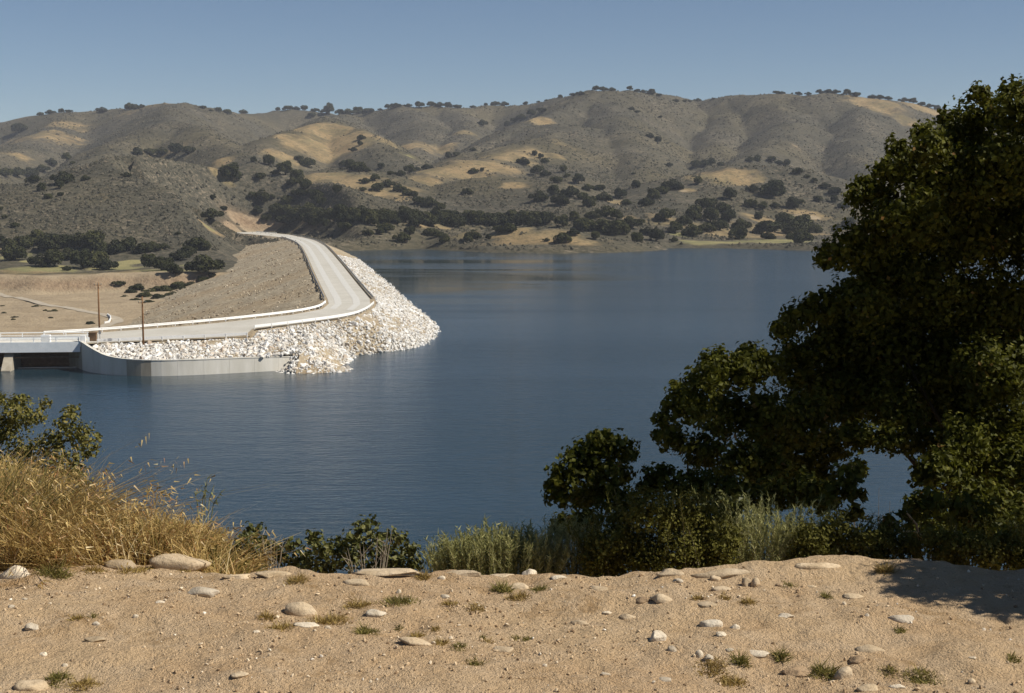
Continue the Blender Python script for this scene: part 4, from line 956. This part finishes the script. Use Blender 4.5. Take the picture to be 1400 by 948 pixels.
stone(185, 843, 10, 6, 'greyish chip left of centre in the bare ground', 'pale')
stone(603, 792, 13, 6, 'white stone behind the dry weeds under the edge', 'pale')
stone(545, 809, 10, 7, 'white chip behind the long green weed', 'pale')
stone(830, 839, 16, 5, 'thin white stone in front of a reddish hollow', 'pale')
stone(793, 851, 28, 7, 'long pale stone below the thin white one', 'stone', deep=0.4)
stone(858, 842, 26, 10, 'grey half buried rock right of the thin white stone', 'stone', deep=0.5)
stone(986, 868, 18, 8, 'pale broken stone below the cream domed one', 'pale', angular=0.6)
stone(968, 826, 30, 8, 'flat tan stone above the cream domed one', 'stone')
stone(985, 804, 32, 8, 'long flat stone near the edge on the right', 'stone', deep=0.5)
stone(1021, 796, 16, 14, 'upright pale stone at the edge below the sage', 'stone', angular=0.6)
stone(1034, 797, 14, 13, 'tan stone touching the upright pale one', 'stone', angular=0.6)
stone(928, 793, 18, 7, 'pale angular stone on the edge left of the ledge', 'pale', angular=0.6)
stone(978, 790, 18, 12, 'tan angular stone at the foot of the right ledge', 'stone', angular=0.5)
stone(1168, 814, 30, 9, 'smooth tan stone left of the tree shadow', 'stone', angular=0.1)
stone(1075, 842, 26, 9, 'white broken stone on the right of the ground', 'pale', angular=0.6)
stone(1110, 802, 14, 5, 'small pale stone below the right part of the edge', 'stone')
stone(1067, 800, 16, 6, 'small brown stone below the right part of the edge', 'brownrock')
stone(828, 921, 16, 6, 'flat white chip near the bottom middle', 'pale')
stone(910, 929, 22, 8, 'crumbled pale stone near the bottom middle', 'pale', angular=0.6)
stone(998, 888, 14, 6, 'white chip left of the white flat stone', 'pale')
stone(1329, 930, 12, 8, 'small orange and white stone at the lower right', 'stone')
stone(1186, 843, 8, 6, 'white chip left of the pale domed stone', 'pale')
stone(1330, 900, 14, 4, 'thin pale chip at the right', 'pale')
stone(448, 858, 10, 6, 'white chip right of the thin bright stone', 'pale')
stone(350, 864, 10, 4, 'white chip left of the dry weeds', 'pale')
stone(608, 816, 14, 6, 'white stone between the dry weeds', 'pale')
# ---- sandstone ledges along the edge
def ledge(u0, u1, v, h, label, deep=0.16):
    stone((u0 + u1) / 2, v, u1 - u0, h, label, 'stone', 'rock ledge', 'sandstone ledges along the edge', 0.8, 0.0, deep * 3 if u1 - u0 < 60 else deep * 2, 0.0, 0.30, 'rock_ledge')
ledge(466, 596, 785, 13, 'long flat sandstone ledge below the middle bushes')
ledge(603, 664, 784, 10, 'short sandstone ledge below the pale sage')
ledge(664, 708, 787, 7, 'thin sandstone ledge left of the white block')
ledge(340, 398, 785, 12, 'sandstone ledge at the left end of the middle bushes')
ledge(800, 898, 781, 12, 'long sandstone ledge under the dark sage')
ledge(898, 935, 782, 12, 'rough stepped ledge right of the long one under the dark sage')
ledge(945, 1040, 785, 16, 'broad sandstone ledge below the right sage')
ledge(300, 345, 788, 9, 'low sandstone ledge right of the largest boulder')
ledge(1085, 1150, 772, 12, 'rounded earthy ledge on the right of the edge')

# ================================================================== PLANTS AROUND THE VIEWPOINT
def ribbons(P, D, L, W, bend, segs=3, droop=None):
    """grass blades: base P, direction D, length L, width W, bend vector; returns verts, quads"""
    n = len(P); s = np.linspace(0, 1, segs + 1)
    side = unit(np.cross(D, rng.standard_normal((n, 3))))
    pts = P[:, None] + D[:, None] * (L[:, None] * s)[..., None] + bend[:, None] * ((s ** 2)[None] * L[:, None])[..., None]
    w = W[:, None] * (1 - 0.85 * s[None] ** 1.5)
    v = np.stack([pts - side[:, None] * w[..., None], pts + side[:, None] * w[..., None]], 2).reshape(-1, 3)
    k = np.arange(segs) * 2
    q = np.stack([k, k + 1, k + 3, k + 2], -1)
    return v, (np.arange(n)[:, None, None] * (2 * (segs + 1)) + q[None]).reshape(-1, 4), pts
def branch_mesh(base, tips, r0, mat, name, parent, wob=0.06):
    mb = MB()
    for tip in tips:
        tip = np.array(tip); L = np.linalg.norm(tip - base); mid = base * 0.5 + tip * 0.5 + np.array([random.uniform(-wob, wob) * L, random.uniform(-wob, wob) * L, 0.06 * L])
        q = base * 0.2 + tip * 0.8 + np.array([random.uniform(-wob, wob) * L, random.uniform(-wob, wob) * L, 0.03 * L])
        mb.tube([base - np.array([0, 0, 0.02]), base * 0.75 + mid * 0.25, mid, q, tip], [r0, r0 * 0.8, r0 * 0.6, r0 * 0.35, r0 * 0.12], 6)
    return mb.build(name, mat, parent, True)
def leafy_crown(lobes, leaf, mat, name, parent, origin, cover=2.4, clump=0.16, flat=0.85, seed_gap=0, inner=0.5):
    """lobes: (x, y, z, r) in world; leaves grow in clumps on the lobe shells and loosely inside"""
    PP, NN, SS = [], [], []
    for x, y, z, r in lobes:
        c = np.array([x, y, z]); area = 4 * math.pi * r * r
        nleaf = int(area * cover / (leaf * leaf * 1.24)); ncl = max(10, int(area / (clump * r * clump * r * 3.2 + 1e-6) * 0.5)); ncl = min(ncl, 120)
        d = unit(rng.standard_normal((ncl, 3))); rad = r * (0.80 + 0.30 * rng.random((ncl, 1)) ** 1.5)
        cc = c + d * rad * np.array([1, 1, flat]); cs = r * clump * (0.6 + 0.8 * rng.random(ncl))
        k = rng.integers(0, ncl, nleaf); off = rng.standard_normal((nleaf, 3)); off = off / (1 + 0.25 * np.linalg.norm(off, axis=1, keepdims=True))
        p = cc[k] + off * cs[k, None]; nn = unit(d[k] * 0.7 + off * 0.5 + 0.55 * rng.standard_normal((nleaf, 3)) + np.array([0, 0, 0.25]))
        PP.append(p); NN.append(nn); SS.append(leaf * (0.65 + 0.6 * rng.random(nleaf)))
        ni = int(nleaf * inner); p = c + unit(rng.standard_normal((ni, 3))) * r * 0.80 * rng.random((ni, 1)) ** 0.4 * np.array([1, 1, flat])
        PP.append(p); NN.append(unit(rng.standard_normal((ni, 3)))); SS.append(leaf * (1.1 + 0.8 * rng.random(ni)))
    P, N, S = np.concatenate(PP), np.concatenate(NN), np.concatenate(SS)
    V = leaf_quads(P, N, S * 0.5, 1.15, 0.22) - np.array(origin)
    return obj(name, mesh_data(name, V, kite_faces(len(P)), mat), parent)
def lobes_px(lst, y0, jit=0.5):
    out = []
    for q in lst:
        u, v, r = q[:3]; y = (q[3] if len(q) > 3 else y0 + random.uniform(-jit, jit)); p = at_y(u, v, y); out.append((p[0], p[1], p[2], px(r, y)))
    return out
def tree(name, lobes, base_u, base_y, leaf, mat, label, cat, trunk_r, cover=2.4, clump=0.2, ntips=9, bark='bark', group=None, inner=0.5):
    bxy = at_y(base_u, 500, base_y); base = np.array([bxy[0], bxy[1], float(bluff(bxy[0], bxy[1])) - 0.05])
    o = empty(name, base, label, cat, group)
    leafy_crown(lobes, leaf, mat, 'crown' if cat == 'tree' else 'foliage', o, base, cover, clump, inner=inner)
    tips = [(np.array(l[:3]) - base) * 0.84 + np.array([0, 0.25, 0]) for l in random.sample(lobes, min(ntips, len(lobes)))]
    branch_mesh(np.zeros(3), tips, trunk_r, M[bark], 'trunk' if cat == 'tree' else 'stem', o)
    return o

BIG = [(1350, 160, 40), (1400, 155, 45), (1312, 195, 38), (1268, 205, 32), (1243, 235, 38), (1295, 250, 50), (1365, 230, 60), (1213, 232, 22), (1200, 275, 36), (1250, 300, 52), (1320, 320, 60), (1400, 320, 65), (1190, 322, 36), (1160, 340, 30), (1200, 372, 45), (1270, 395, 60), (1350, 415, 65), (1415, 430, 60),
       (1182, 420, 40), (1125, 418, 30), (1095, 432, 26), (1068, 452, 16), (1142, 465, 48), (1210, 480, 55), (1290, 500, 62), (1370, 510, 62), (1090, 500, 42), (1150, 545, 52), (1225, 560, 46), (1310, 570, 50), (1380, 590, 55), (1100, 575, 48), (1170, 597, 30), (1285, 606, 32), (1340, 640, 40), (1405, 650, 45), (1130, 612, 32), (1085, 630, 38), (1310, 665, 26), (1370, 700, 40), (1270, 655, 16),
       (1180, 258, 22), (1165, 268, 13), (1140, 350, 24), (1126, 356, 14), (1226, 203, 18), (1262, 182, 18), (1298, 165, 20), (1338, 130, 18), (1385, 125, 22), (1215, 600, 26), (1245, 602, 24), (1060, 600, 34), (1040, 650, 34), (1075, 665, 34), (1115, 655, 34), (1160, 400, 26), (1075, 445, 20), (1262, 650, 20, 9.0), (1254, 692, 20, 8.6), (1172, 640, 16, 9.3), (1290, 640, 36, 9.0), (1340, 685, 42, 8.8), (1400, 705, 48, 8.8), (1275, 690, 26, 8.6), (1300, 725, 34, 8.4), (1350, 735, 36, 8.4), (1260, 725, 26, 8.3), (1320, 600, 40, 9.2), (1390, 640, 50, 9.2), (1490, 180, 80), (1510, 320, 90), (1500, 470, 90), (1480, 610, 80), (1620, 240, 110), (1610, 430, 110), (1720, 330, 110), (1580, 580, 90)]
BIGL = lobes_px(BIG, 9.9, 0.5) + lobes_px([(1300, 300, 85), (1250, 430, 80), (1350, 480, 100), (1380, 250, 75), (1170, 510, 60), (1110, 540, 50), (1380, 620, 70), (1290, 550, 60), (1220, 350, 50), (1200, 540, 50), (1330, 210, 50), (1150, 440, 40)], 10.5, 0.2)
for (x, y, z, r) in [(3.0, 5.48, 31.25, 0.15), (3.18, 5.62, 31.35, 0.22), (3.05, 5.28, 31.05, 0.13), (3.35, 5.18, 31.2, 0.2), (3.55, 5.45, 31.45, 0.30), (3.45, 5.9, 31.35, 0.30), (3.9, 5.6, 31.5, 0.3), (2.82, 6.2, 32.7, 0.22), (3.12, 6.2, 32.75, 0.26), (3.36, 6.2, 32.65, 0.2), (3.0, 5.98, 32.75, 0.2), (3.2, 6.48, 32.8, 0.24), (2.85, 6.5, 32.85, 0.22), (4.35, 6.9, 32.5, 0.4), (4.45, 6.25, 32.6, 0.35), (3.85, 7.2, 32.6, 0.5), (4.75, 6.6, 33.0, 0.4), (4.0, 7.8, 33.0, 0.55), (4.3, 8.8, 32.6, 0.6), (4.2, 7.2, 32.0, 0.5), (3.9, 6.6, 31.6, 0.4)]: BIGL.append((x, y, z, r))  # unseen lobes beyond the right edge, added to shade the dirt and dark sage
tree('oak_tree', BIGL, 1620, 10.6, 0.040, M['oak'], 'large dark oak filling the right side above the lake', 'tree', 0.042, 2.1, 0.2, 16, inner=0.5)
LOW = [(1000, 508, 36), (965, 518, 30), (1035, 500, 34), (938, 555, 36), (985, 565, 46), (1040, 570, 46), (918, 600, 24), (960, 618, 30), (1010, 628, 36), (1050, 635, 34), (978, 492, 20), (1020, 480, 16), (905, 575, 14), (925, 530, 14), (900, 595, 10)]
tree('oak_tree', lobes_px(LOW, 9.2, 0.4), 1060, 10.2, 0.038, M['oak'], 'rounded lower oak in front of the large dark one', 'tree', 0.035, 2.2, 0.2, 7)
SMALL = [(822, 604, 22), (800, 622, 28), (845, 612, 26), (775, 648, 27), (818, 650, 34), (764, 676, 20), (850, 645, 18), (798, 682, 24), (832, 680, 24), (862, 622, 10), (755, 660, 12)]
tree('oak_tree', lobes_px(SMALL, 8.6, 0.25), 835, 9.1, 0.036, M['oak'], 'small round oak standing alone left of the larger oaks', 'tree', 0.028, 2.1, 0.22, 6)
tree('oak_scrub', lobes_px([(905, 655, 26), (938, 662, 28), (975, 668, 30), (885, 668, 18), (1010, 672, 28), (860, 690, 26), (800, 715, 26), (770, 718, 20), (1050, 680, 30), (1120, 680, 30), (1090, 670, 30)], 8.3, 0.3), 940, 8.8, 0.036, M['oak'], 'dark low oak scrub filling the gap under the oaks', 'shrub', 0.03, 2.0, 0.22, 8)
tree('oak_scrub', lobes_px([(1160, 650, 22), (1148, 672, 24), (1170, 675, 16), (1130, 690, 20), (1165, 700, 18)], 7.9, 0.15), 1150, 8.1, 0.042, M['oak'], 'sunlit leafy sprig left of the blue gap under the large oak', 'shrub', 0.02, 1.6, 0.25, 5)
tree('oak_scrub', lobes_px([(985, 685, 16), (1008, 690, 18), (965, 695, 12), (1000, 705, 16)], 7.2, 0.1), 995, 7.3, 0.034, M['scrub_oak'], 'small leafy oak sprout behind the sage', 'shrub', 0.015, 1.6, 0.25, 4)
tree('oak_scrub', lobes_px([(1270, 690, 26), (1310, 700, 30), (1350, 715, 32), (1395, 725, 36), (1245, 705, 16), (1440, 730, 40), (1215, 720, 20)], 7.6, 0.2), 1320, 7.8, 0.042, M['oak'], 'dark leafy scrub below the large oak at the right edge', 'shrub', 0.03, 1.6, 0.25, 6)

# sage: upright stems set with narrow leaves
def sage(name, region, nst, hpx, mat, label, y0, dy, leafl, lean=0.25, group=None, cat='shrub'):
    """region: (u0, u1, base row) ; hpx: stem height in pixels as a function of u"""
    u0, u1, vb = region; c = on_bluff((u0 + u1) / 2, vb); o = None
    P, D, L = [], [], []
    for k in range(nst):
        u = random.uniform(u0, u1); y = y0 + random.uniform(0, dy); q = at_y(u, vb, y); zb = float(bluff(q[0], q[1])) - 0.02
        topz = at_y(u, vb - hpx(u) * random.uniform(0.72, 1.04), y)[2]
        if topz - zb < 0.05: continue
        P.append((q[0], q[1], zb)); D.append((random.gauss(0, lean) * 0.5 + (u - (u0 + u1) / 2) / (u1 - u0) * lean, random.gauss(0, lean) * 0.5, 1.0)); L.append(topz - zb)
    P, D, L = np.array(P), np.array(D), np.array(L); base = P.mean(0)
    o = empty(name, base, label, cat, group)
    bend = rng.standard_normal((len(P), 3)) * 0.10; bend[:, 2] = 0
    v, q, pts = ribbons(P - base, D, L, np.full(len(P), 0.0022), bend, 4)
    obj('stems', mesh_data('stems', v, q, M['twig']), o)
    nl = 150; t_ = np.linspace(0.20, 1.0, nl)[None] + rng.random((len(P), nl)) * 0.02
    c = (P - base)[:, None] + D[:, None] * (L[:, None] * t_)[..., None] + bend[:, None] * ((t_ ** 2) * L[:, None])[..., None]
    c = c.reshape(-1, 3); n = len(c)
    dd = unit(rng.standard_normal((n, 3)) * np.array([1, 1, 0.4]) + np.array([0, 0, 1.5]))
    v, q, _ = ribbons(c, dd, leafl * (0.6 + 0.8 * rng.random(n)), np.full(n, 0.0024) * (0.7 + 0.6 * rng.random(n)), 0.2 * rng.standard_normal((n, 3)), 1)
    obj('foliage', mesh_data('foliage', v, q, mat), o); return o
def hump(u0, u1, top, p=1.0):
    return lambda u: top * max(0.15, (1 - abs((u - (u0 + u1) / 2) / ((u1 - u0) / 2)) ** 2.2)) ** p
sage('sage_bush', (612, 752, 786), 380, hump(596, 770, 62), M['sage'], 'pale green sage bush on the edge right of the water gap', 6.5, 0.35, 0.020)
sage('sage_bush', (745, 812, 782), 120, hump(720, 830, 72), M['sage'], 'grey green sage stems between the pale sage and the dark one', 6.7, 0.3, 0.020)
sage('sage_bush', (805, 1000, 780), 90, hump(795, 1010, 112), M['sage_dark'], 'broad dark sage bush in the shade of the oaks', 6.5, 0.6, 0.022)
sage('sage_bush', (985, 1095, 778), 300, hump(965, 1115, 90), M['sage'], 'sunlit grey sage bush right of the dark one', 6.8, 0.4, 0.020, 0.45)
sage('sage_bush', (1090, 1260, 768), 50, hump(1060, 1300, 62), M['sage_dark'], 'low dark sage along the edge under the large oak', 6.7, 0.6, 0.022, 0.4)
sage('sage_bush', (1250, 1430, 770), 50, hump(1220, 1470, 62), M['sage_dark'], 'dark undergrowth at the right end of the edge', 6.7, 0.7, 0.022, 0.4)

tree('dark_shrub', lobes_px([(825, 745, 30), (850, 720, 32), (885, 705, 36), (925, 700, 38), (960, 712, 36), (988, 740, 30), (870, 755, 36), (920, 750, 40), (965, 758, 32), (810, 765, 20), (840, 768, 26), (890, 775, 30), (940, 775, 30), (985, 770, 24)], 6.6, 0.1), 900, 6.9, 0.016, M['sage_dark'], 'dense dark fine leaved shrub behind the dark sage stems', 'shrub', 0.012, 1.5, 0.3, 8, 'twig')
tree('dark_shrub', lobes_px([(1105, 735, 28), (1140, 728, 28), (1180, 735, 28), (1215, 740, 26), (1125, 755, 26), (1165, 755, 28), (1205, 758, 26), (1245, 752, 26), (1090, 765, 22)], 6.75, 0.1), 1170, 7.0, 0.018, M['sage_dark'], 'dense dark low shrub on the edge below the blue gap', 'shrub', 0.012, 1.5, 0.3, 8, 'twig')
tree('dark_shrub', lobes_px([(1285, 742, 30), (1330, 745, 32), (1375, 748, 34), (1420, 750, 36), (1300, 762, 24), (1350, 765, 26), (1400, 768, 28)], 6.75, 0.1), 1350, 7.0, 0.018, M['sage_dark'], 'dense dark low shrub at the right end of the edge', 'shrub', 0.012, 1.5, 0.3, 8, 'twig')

# middle scrub oaks on the edge
tree('scrub_oak', lobes_px([(500, 722, 20), (485, 745, 24), (520, 742, 24), (470, 765, 22), (510, 770, 24), (540, 765, 18)], 6.75, 0.12), 500, 6.85, 0.026, M['scrub_oak'], 'tallest round scrub oak in the middle of the edge', 'shrub', 0.012, 1.15, 0.24, 6, 'twig')
tree('scrub_oak', lobes_px([(545, 738, 14), (558, 752, 16), (566, 770, 15), (550, 775, 16)], 6.7, 0.1), 555, 6.8, 0.026, M['scrub_oak'], 'dark scrub oak at the right end of the middle bushes', 'shrub', 0.010, 1.2, 0.24, 4, 'twig')
tree('scrub_oak', lobes_px([(430, 735, 14), (440, 752, 20), (415, 762, 20), (400, 745, 14), (445, 775, 16), (395, 770, 16), (380, 755, 16), (460, 748, 18), (425, 778, 18)], 6.7, 0.1), 425, 6.85, 0.026, M['scrub_oak'], 'scrub oak left of the tallest one on the edge', 'shrub', 0.010, 1.1, 0.24, 6, 'twig')
tree('scrub_oak', lobes_px([(348, 728, 16), (335, 745, 18), (362, 745, 18), (375, 762, 18), (350, 768, 18), (328, 765, 16)], 6.6, 0.1), 355, 6.75, 0.022, M['scrub_oak'], 'greyish scrub oak beside the dry grass', 'shrub', 0.010, 1.0, 0.26, 6, 'twig')
def dead_twigs(u, v, w, h, y, label):
    base = at_y(u, v, y); base[2] = float(bluff(base[0], base[1])); o = empty('dead_shrub', base, label, 'shrub', 'bare twigs'); mb = MB()
    top = at_y(u, v - h, y)[2] - base[2]
    for k in range(9):
        a = random.uniform(-0.5, 0.5) * px(w, y); tip = np.array([a * 1.3, random.uniform(-0.1, 0.1), top * random.uniform(0.7, 1.0)]); m = tip * 0.5 + np.array([a * 0.3, 0, 0.03])
        mb.tube([(0, 0, -0.03), m * 0.5, m, tip], [0.005, 0.004, 0.003, 0.001], 5)
        for j in range(3):
            s = m * 0.4 + tip * 0.6 * random.uniform(0.5, 1); mb.tube([s, s + np.array([random.uniform(-0.06, 0.06), random.uniform(-0.04, 0.04), random.uniform(0.02, 0.07)])], [0.002, 0.0008], 4)
    mb.build('twigs', M['twig'], o)
dead_twigs(372, 778, 40, 55, 6.6, 'grey bare twigs between dry grass and scrub oaks'); dead_twigs(505, 780, 50, 60, 6.55, 'pale bare twigs in front of the tallest scrub oak'); dead_twigs(1205, 720, 70, 90, 8.3, 'thin bare branches across the blue gap under the large oak')

# left shrub above the dry grass
tree('shrub', lobes_px([(20, 560, 22), (45, 572, 20), (8, 590, 30), (95, 575, 18), (110, 595, 20), (75, 605, 22), (120, 615, 16), (40, 620, 30), (90, 635, 26), (0, 640, 34), (55, 660, 30), (105, 655, 18), (30, 545, 10), (62, 552, 10), (132, 598, 8), (-30, 580, 34), (-40, 640, 36), (100, 562, 9), (0, 548, 12)], 8.0, 0.2), 50, 8.2, 0.021, M['broom'], 'green leafy shrub above the dry grass at the left edge', 'shrub', 0.012, 1.4, 0.26, 16, 'twig', inner=0.3)

# dry grass: one uncountable mass
def dry_grass(n, urange, vfun, y0, y1, lfun, wid, green=False):
    u = rng.uniform(*urange, n); y = rng.uniform(y0, y1, n); x = (u - CU) / FPX * y * 1.0
    y = np.maximum(y, edge_y(x) + 0.02 + 0.10 * rng.random(n)); z = bluff(x, y) - 0.02
    top = np.array([at_y(a, vfun(a), b)[2] for a, b in zip(u, y)])
    L = np.clip((top - z) * rng.uniform(0.45, 1.25, n), 0.10, 1.05)
    lx, ly = 0.55 * fbm(x * 3.1, y * 3.1, 2, 401), 0.45 * fbm(x * 3.1, y * 3.1, 2, 411)
    D = np.stack([lx * 0.8 + rng.normal(-0.06, 0.24, n), ly + rng.normal(-0.08, 0.24, n), np.ones(n)], -1); D = unit(D)
    bend = np.stack([lx * 0.7 + rng.normal(0.0, 0.30, n), ly * 0.9 + rng.normal(-0.08, 0.25, n), -0.10 - 0.45 * rng.random(n) ** 2], -1)
    return np.stack([x, y, z], -1), D, L, bend
topf = lambda u: np.interp(u, [-80, 0, 60, 100, 140, 190, 240, 290, 320, 345, 370], [618, 620, 640, 664, 684, 690, 708, 728, 758, 776, 788])
P, D, L, bend = dry_grass(14500, (-90, 322), topf, 6.1, 7.9, None, 0)
V1, Q1, pts = ribbons(P, D, L, 0.0016 + 0.0022 * rng.random(len(P)), bend, 4)
# seed heads hang from every fifth stem
k = np.arange(0, len(P), 5); tip = pts[k, -1]; m = 5
c = (tip[:, None] - (bend[k] * 0.6 + D[k] * 0.8)[:, None] * (np.linspace(0, 0.09, m)[None, :, None])).reshape(-1, 3)
V2, Q2, _ = ribbons(c, unit(rng.standard_normal((len(c), 3)) * 0.6 + np.array([0.5, -0.1, -0.5])), 0.022 + 0.018 * rng.random(len(c)), np.full(len(c), 0.0035), np.zeros((len(c), 3)), 1)
tag(obj('dry_grass', mesh_data('dry_grass', np.concatenate([V1, V2]), np.concatenate([Q1, Q2 + len(V1)]), M['straw'])), 'tall golden dry grass on the bank at the left', 'grass', None, 'stuff')
P, D, L, bend = dry_grass(6500, (-90, 335), lambda u: topf(u) + 4, 6.3, 7.9, None, 0)
V1, Q1, _ = ribbons(P, D, L * 0.9, 0.002 + 0.003 * rng.random(len(P)), bend * 0.6, 3)
tag(obj('green_grass', mesh_data('green_grass', V1, Q1, M['broom'])), 'green stems mixed into the dry grass at the left', 'grass', None, 'stuff')
# wispy oat stalks above the grass, and bent dead blades under the oak
def stalks(name, lst, mat, label, heads=True, wid=0.0022):
    b0 = np.array(lst[0][0]); o = empty(name, b0, label, 'grass'); mb = MB(); hv = []
    for b, tip in lst:
        b, tip = np.array(b) - b0, np.array(tip) - b0; mid = b * 0.45 + tip * 0.55 + np.array([-(tip - b)[0] * 0.25, 0, 0.08 * np.linalg.norm(tip - b)])
        mb.tube([b, b * 0.5 + mid * 0.5, mid, tip], [wid, wid, wid * 0.8, wid * 0.5], 4); hv.append((mid, tip))
    mb.build('stem', mat, o)
    if heads:
        c = np.concatenate([np.linspace(m_, t_, 7) for m_, t_ in hv]); v, q, _ = ribbons(c, unit(rng.standard_normal((len(c), 3)) + np.array([0.3, 0, -0.5])), np.full(len(c), 0.035), np.full(len(c), 0.004), np.zeros((len(c), 3)), 1)
        obj('seed_head', mesh_data('seed_head', v, q, mat), o)
W_ = lambda u, v, y: at_y(u, v, y)
stalks('wild_oat', [(W_(272 + k * 4, 715, 6.9), W_(270 + k * 9 + random.uniform(-5, 5), 655 + abs(k - 2) * 9, 6.9)) for k in range(5)], M['sage'], 'wispy oat stalks rising above the right end of the dry grass')
stalks('wild_oat', [(W_(200 + k * 6, 690, 7.0), W_(208 + k * 9, 664 + 3 * k, 7.0)) for k in range(4)], M['straw'], 'few pale oat stalks in the middle of the dry grass')
stalks('dead_grass', [(W_(1262, 735, 7.0), W_(1213, 729, 6.9)), (W_(1258, 745, 7.0), W_(1240, 702, 7.0)), (W_(1308, 745, 7.0), W_(1306, 718, 7.0)), (W_(1325, 750, 7.0), W_(1324, 735, 7.0))], M['straw'], 'pale bent dead grass blades in the shade under the large oak', False, 0.008)

# ---- weeds and tufts on the bare ground
def tuft(u, v, w, h, dry, label):
    b = on_bluff(u, v + h * 0.45); W = px(w, b[1]); H = px(h, b[1]) * 0.95; n = int(40 + w * 9)
    x = np.clip(rng.normal(0, W * 0.26, n), -W * 0.5, W * 0.5); y = np.clip(rng.normal(0, max(W * 0.2, 0.014), n), -W * 0.3 - 0.02, W * 0.3 + 0.02); z = bluff(x + b[0], y + b[1]) - b[2] - 0.004
    fall = np.clip(1.15 - np.abs(x) / (W * 0.6), 0.35, 1)
    D = unit(np.stack([x / W * 1.5 + rng.normal(0, 1.1, n), rng.normal(-0.05, 1.0, n), np.ones(n) * 0.8], -1))
    v_, q_, _ = ribbons(np.stack([x, y, z], -1), D, H * fall * rng.uniform(0.5, 1.2, n), 0.0010 + 0.0018 * rng.random(n), rng.normal(0, 0.3, (n, 3)), 2)
    o = obj('dry_tuft' if dry else 'weed', mesh_data('tuft', v_, q_, M['weed_dry' if dry else 'weed']), None, b); tag(o, label, 'weed', 'weeds on the sandy ground')
for q in [(688, 800, 26, 18, 0, 'bushiest little green shrub near the edge in the middle'), (737, 803, 30, 9, 0, 'low green weed right of the grey stone near the edge'), (708, 812, 34, 12, 1, 'brown tuft below the grey stone near the edge'),
          (545, 818, 58, 12, 0, 'long green and straw weed in front of the ledge'), (490, 824, 46, 12, 1, 'straw coloured weed left of the long green one'), (500, 859, 36, 14, 0, 'round green weed in front of the crumbly pale stone'), (545, 857, 10, 7, 0, 'tiny green sprig right of the round green weed'),
          (450, 845, 62, 14, 1, 'wide dry weed right of the sloping slab'), (384, 854, 40, 12, 1, 'dry weed left of the thin bright white stone'), (365, 839, 20, 12, 1, 'small upright dry tuft left of the sloping slab'), (602, 875, 28, 9, 1, 'dry tuft behind the long low slab'), (570, 867, 26, 8, 1, 'dry tuft left of the long low slab'),
          (628, 881, 26, 8, 0, 'flat green tuft right of the long low slab'), (650, 905, 36, 8, 0, 'flat green weed in the lower middle'), (668, 875, 20, 7, 1, 'small straw tuft right of the flat green one'), (595, 858, 16, 7, 1, 'little straw tuft above the long low slab'),
          (650, 830, 34, 8, 1, 'sparse straw weed near the middle edge'), (615, 822, 26, 8, 1, 'straw weed by the white stone between dry weeds'), (580, 785, 22, 14, 1, 'upright dry tuft on the edge below the water gap'), (405, 790, 34, 12, 1, 'dry tuft on the edge below the middle bushes'),
          (1012, 899, 24, 18, 0, 'green sprig left of the white flat stone'), (1068, 895, 18, 18, 0, 'round green sprig right of the white flat stone'), (975, 912, 60, 11, 1, 'wide dry weed at the lower right of centre'), (1000, 928, 50, 12, 1, 'dry weed nearest the bottom at the right of centre'), (1126, 918, 46, 16, 0, 'green weed right of the angular slab'),
          (1258, 918, 62, 13, 0, 'long low green weed at the lower right'), (1215, 912, 34, 8, 0, 'thin green weed between pinkish stone and long weed'), (1231, 859, 12, 11, 0, 'tiny green sprig below the pale domed stone'), (80, 928, 44, 12, 0, 'green weed beside the boulder at the bottom left'), (115, 930, 50, 12, 1, 'dry weed right of the bottom left green weed'),
          (105, 842, 18, 9, 1, 'small dry tuft at the left of the ground'), (127, 840, 8, 9, 0, 'tiny sprig right of the small left tuft'), (1210, 773, 22, 18, 1, 'dry upright tuft on the right of the edge'), (1386, 900, 22, 9, 0, 'green weed at the right picture edge'), (955, 815, 22, 8, 1, 'straw tuft above the long flat right stone'),
          (1022, 820, 26, 10, 1, 'straw tuft below the upright pale stone'), (990, 815, 20, 8, 1, 'thin straw tuft between the right stones'), (1130, 812, 14, 10, 0, 'tiny green tuft left of the smooth tan stone'), (1080, 798, 24, 7, 0, 'flat green tuft below the right part of the edge'), (720, 872, 16, 7, 0, 'left of two tiny tufts in the middle of the ground'), (705, 871, 20, 6, 0, 'tiny flat tuft above the tan rock'),
          (185, 776, 60, 9, 1, 'dry fringe of grass in front of the flat buff boulder'), (75, 778, 50, 20, 0, 'green tuft below the dry grass at the left'), (130, 776, 36, 10, 1, 'dry fringe left of the flat buff boulder'), (255, 775, 40, 6, 1, 'thin dry fringe across the largest boulder'), (660, 870, 10, 6, 0, 'tiny sprig right of the long slab')]:
    tuft(*q)

# ---- the air: a thin even haze over the whole valley
t = bpy.data.materials.new('haze'); t.use_nodes = True; n_ = t.node_tree.nodes; n_.remove(n_['Principled BSDF'])
pv = n_.new('ShaderNodeVolumePrincipled'); pv.inputs['Density'].default_value = 0.000075; pv.inputs['Color'].default_value = (0.86, 0.90, 1.0, 1); pv.inputs['Anisotropy'].default_value = 0.0
t.node_tree.links.new(pv.outputs[0], n_['Material Output'].inputs['Volume'])
b = MB(); b.box((0, 1790, 115), (3900, 3700, 280)); hz_o = b.build('haze', t); tag(hz_o, 'thin blue haze in the air over the valley', None, None, 'stuff')
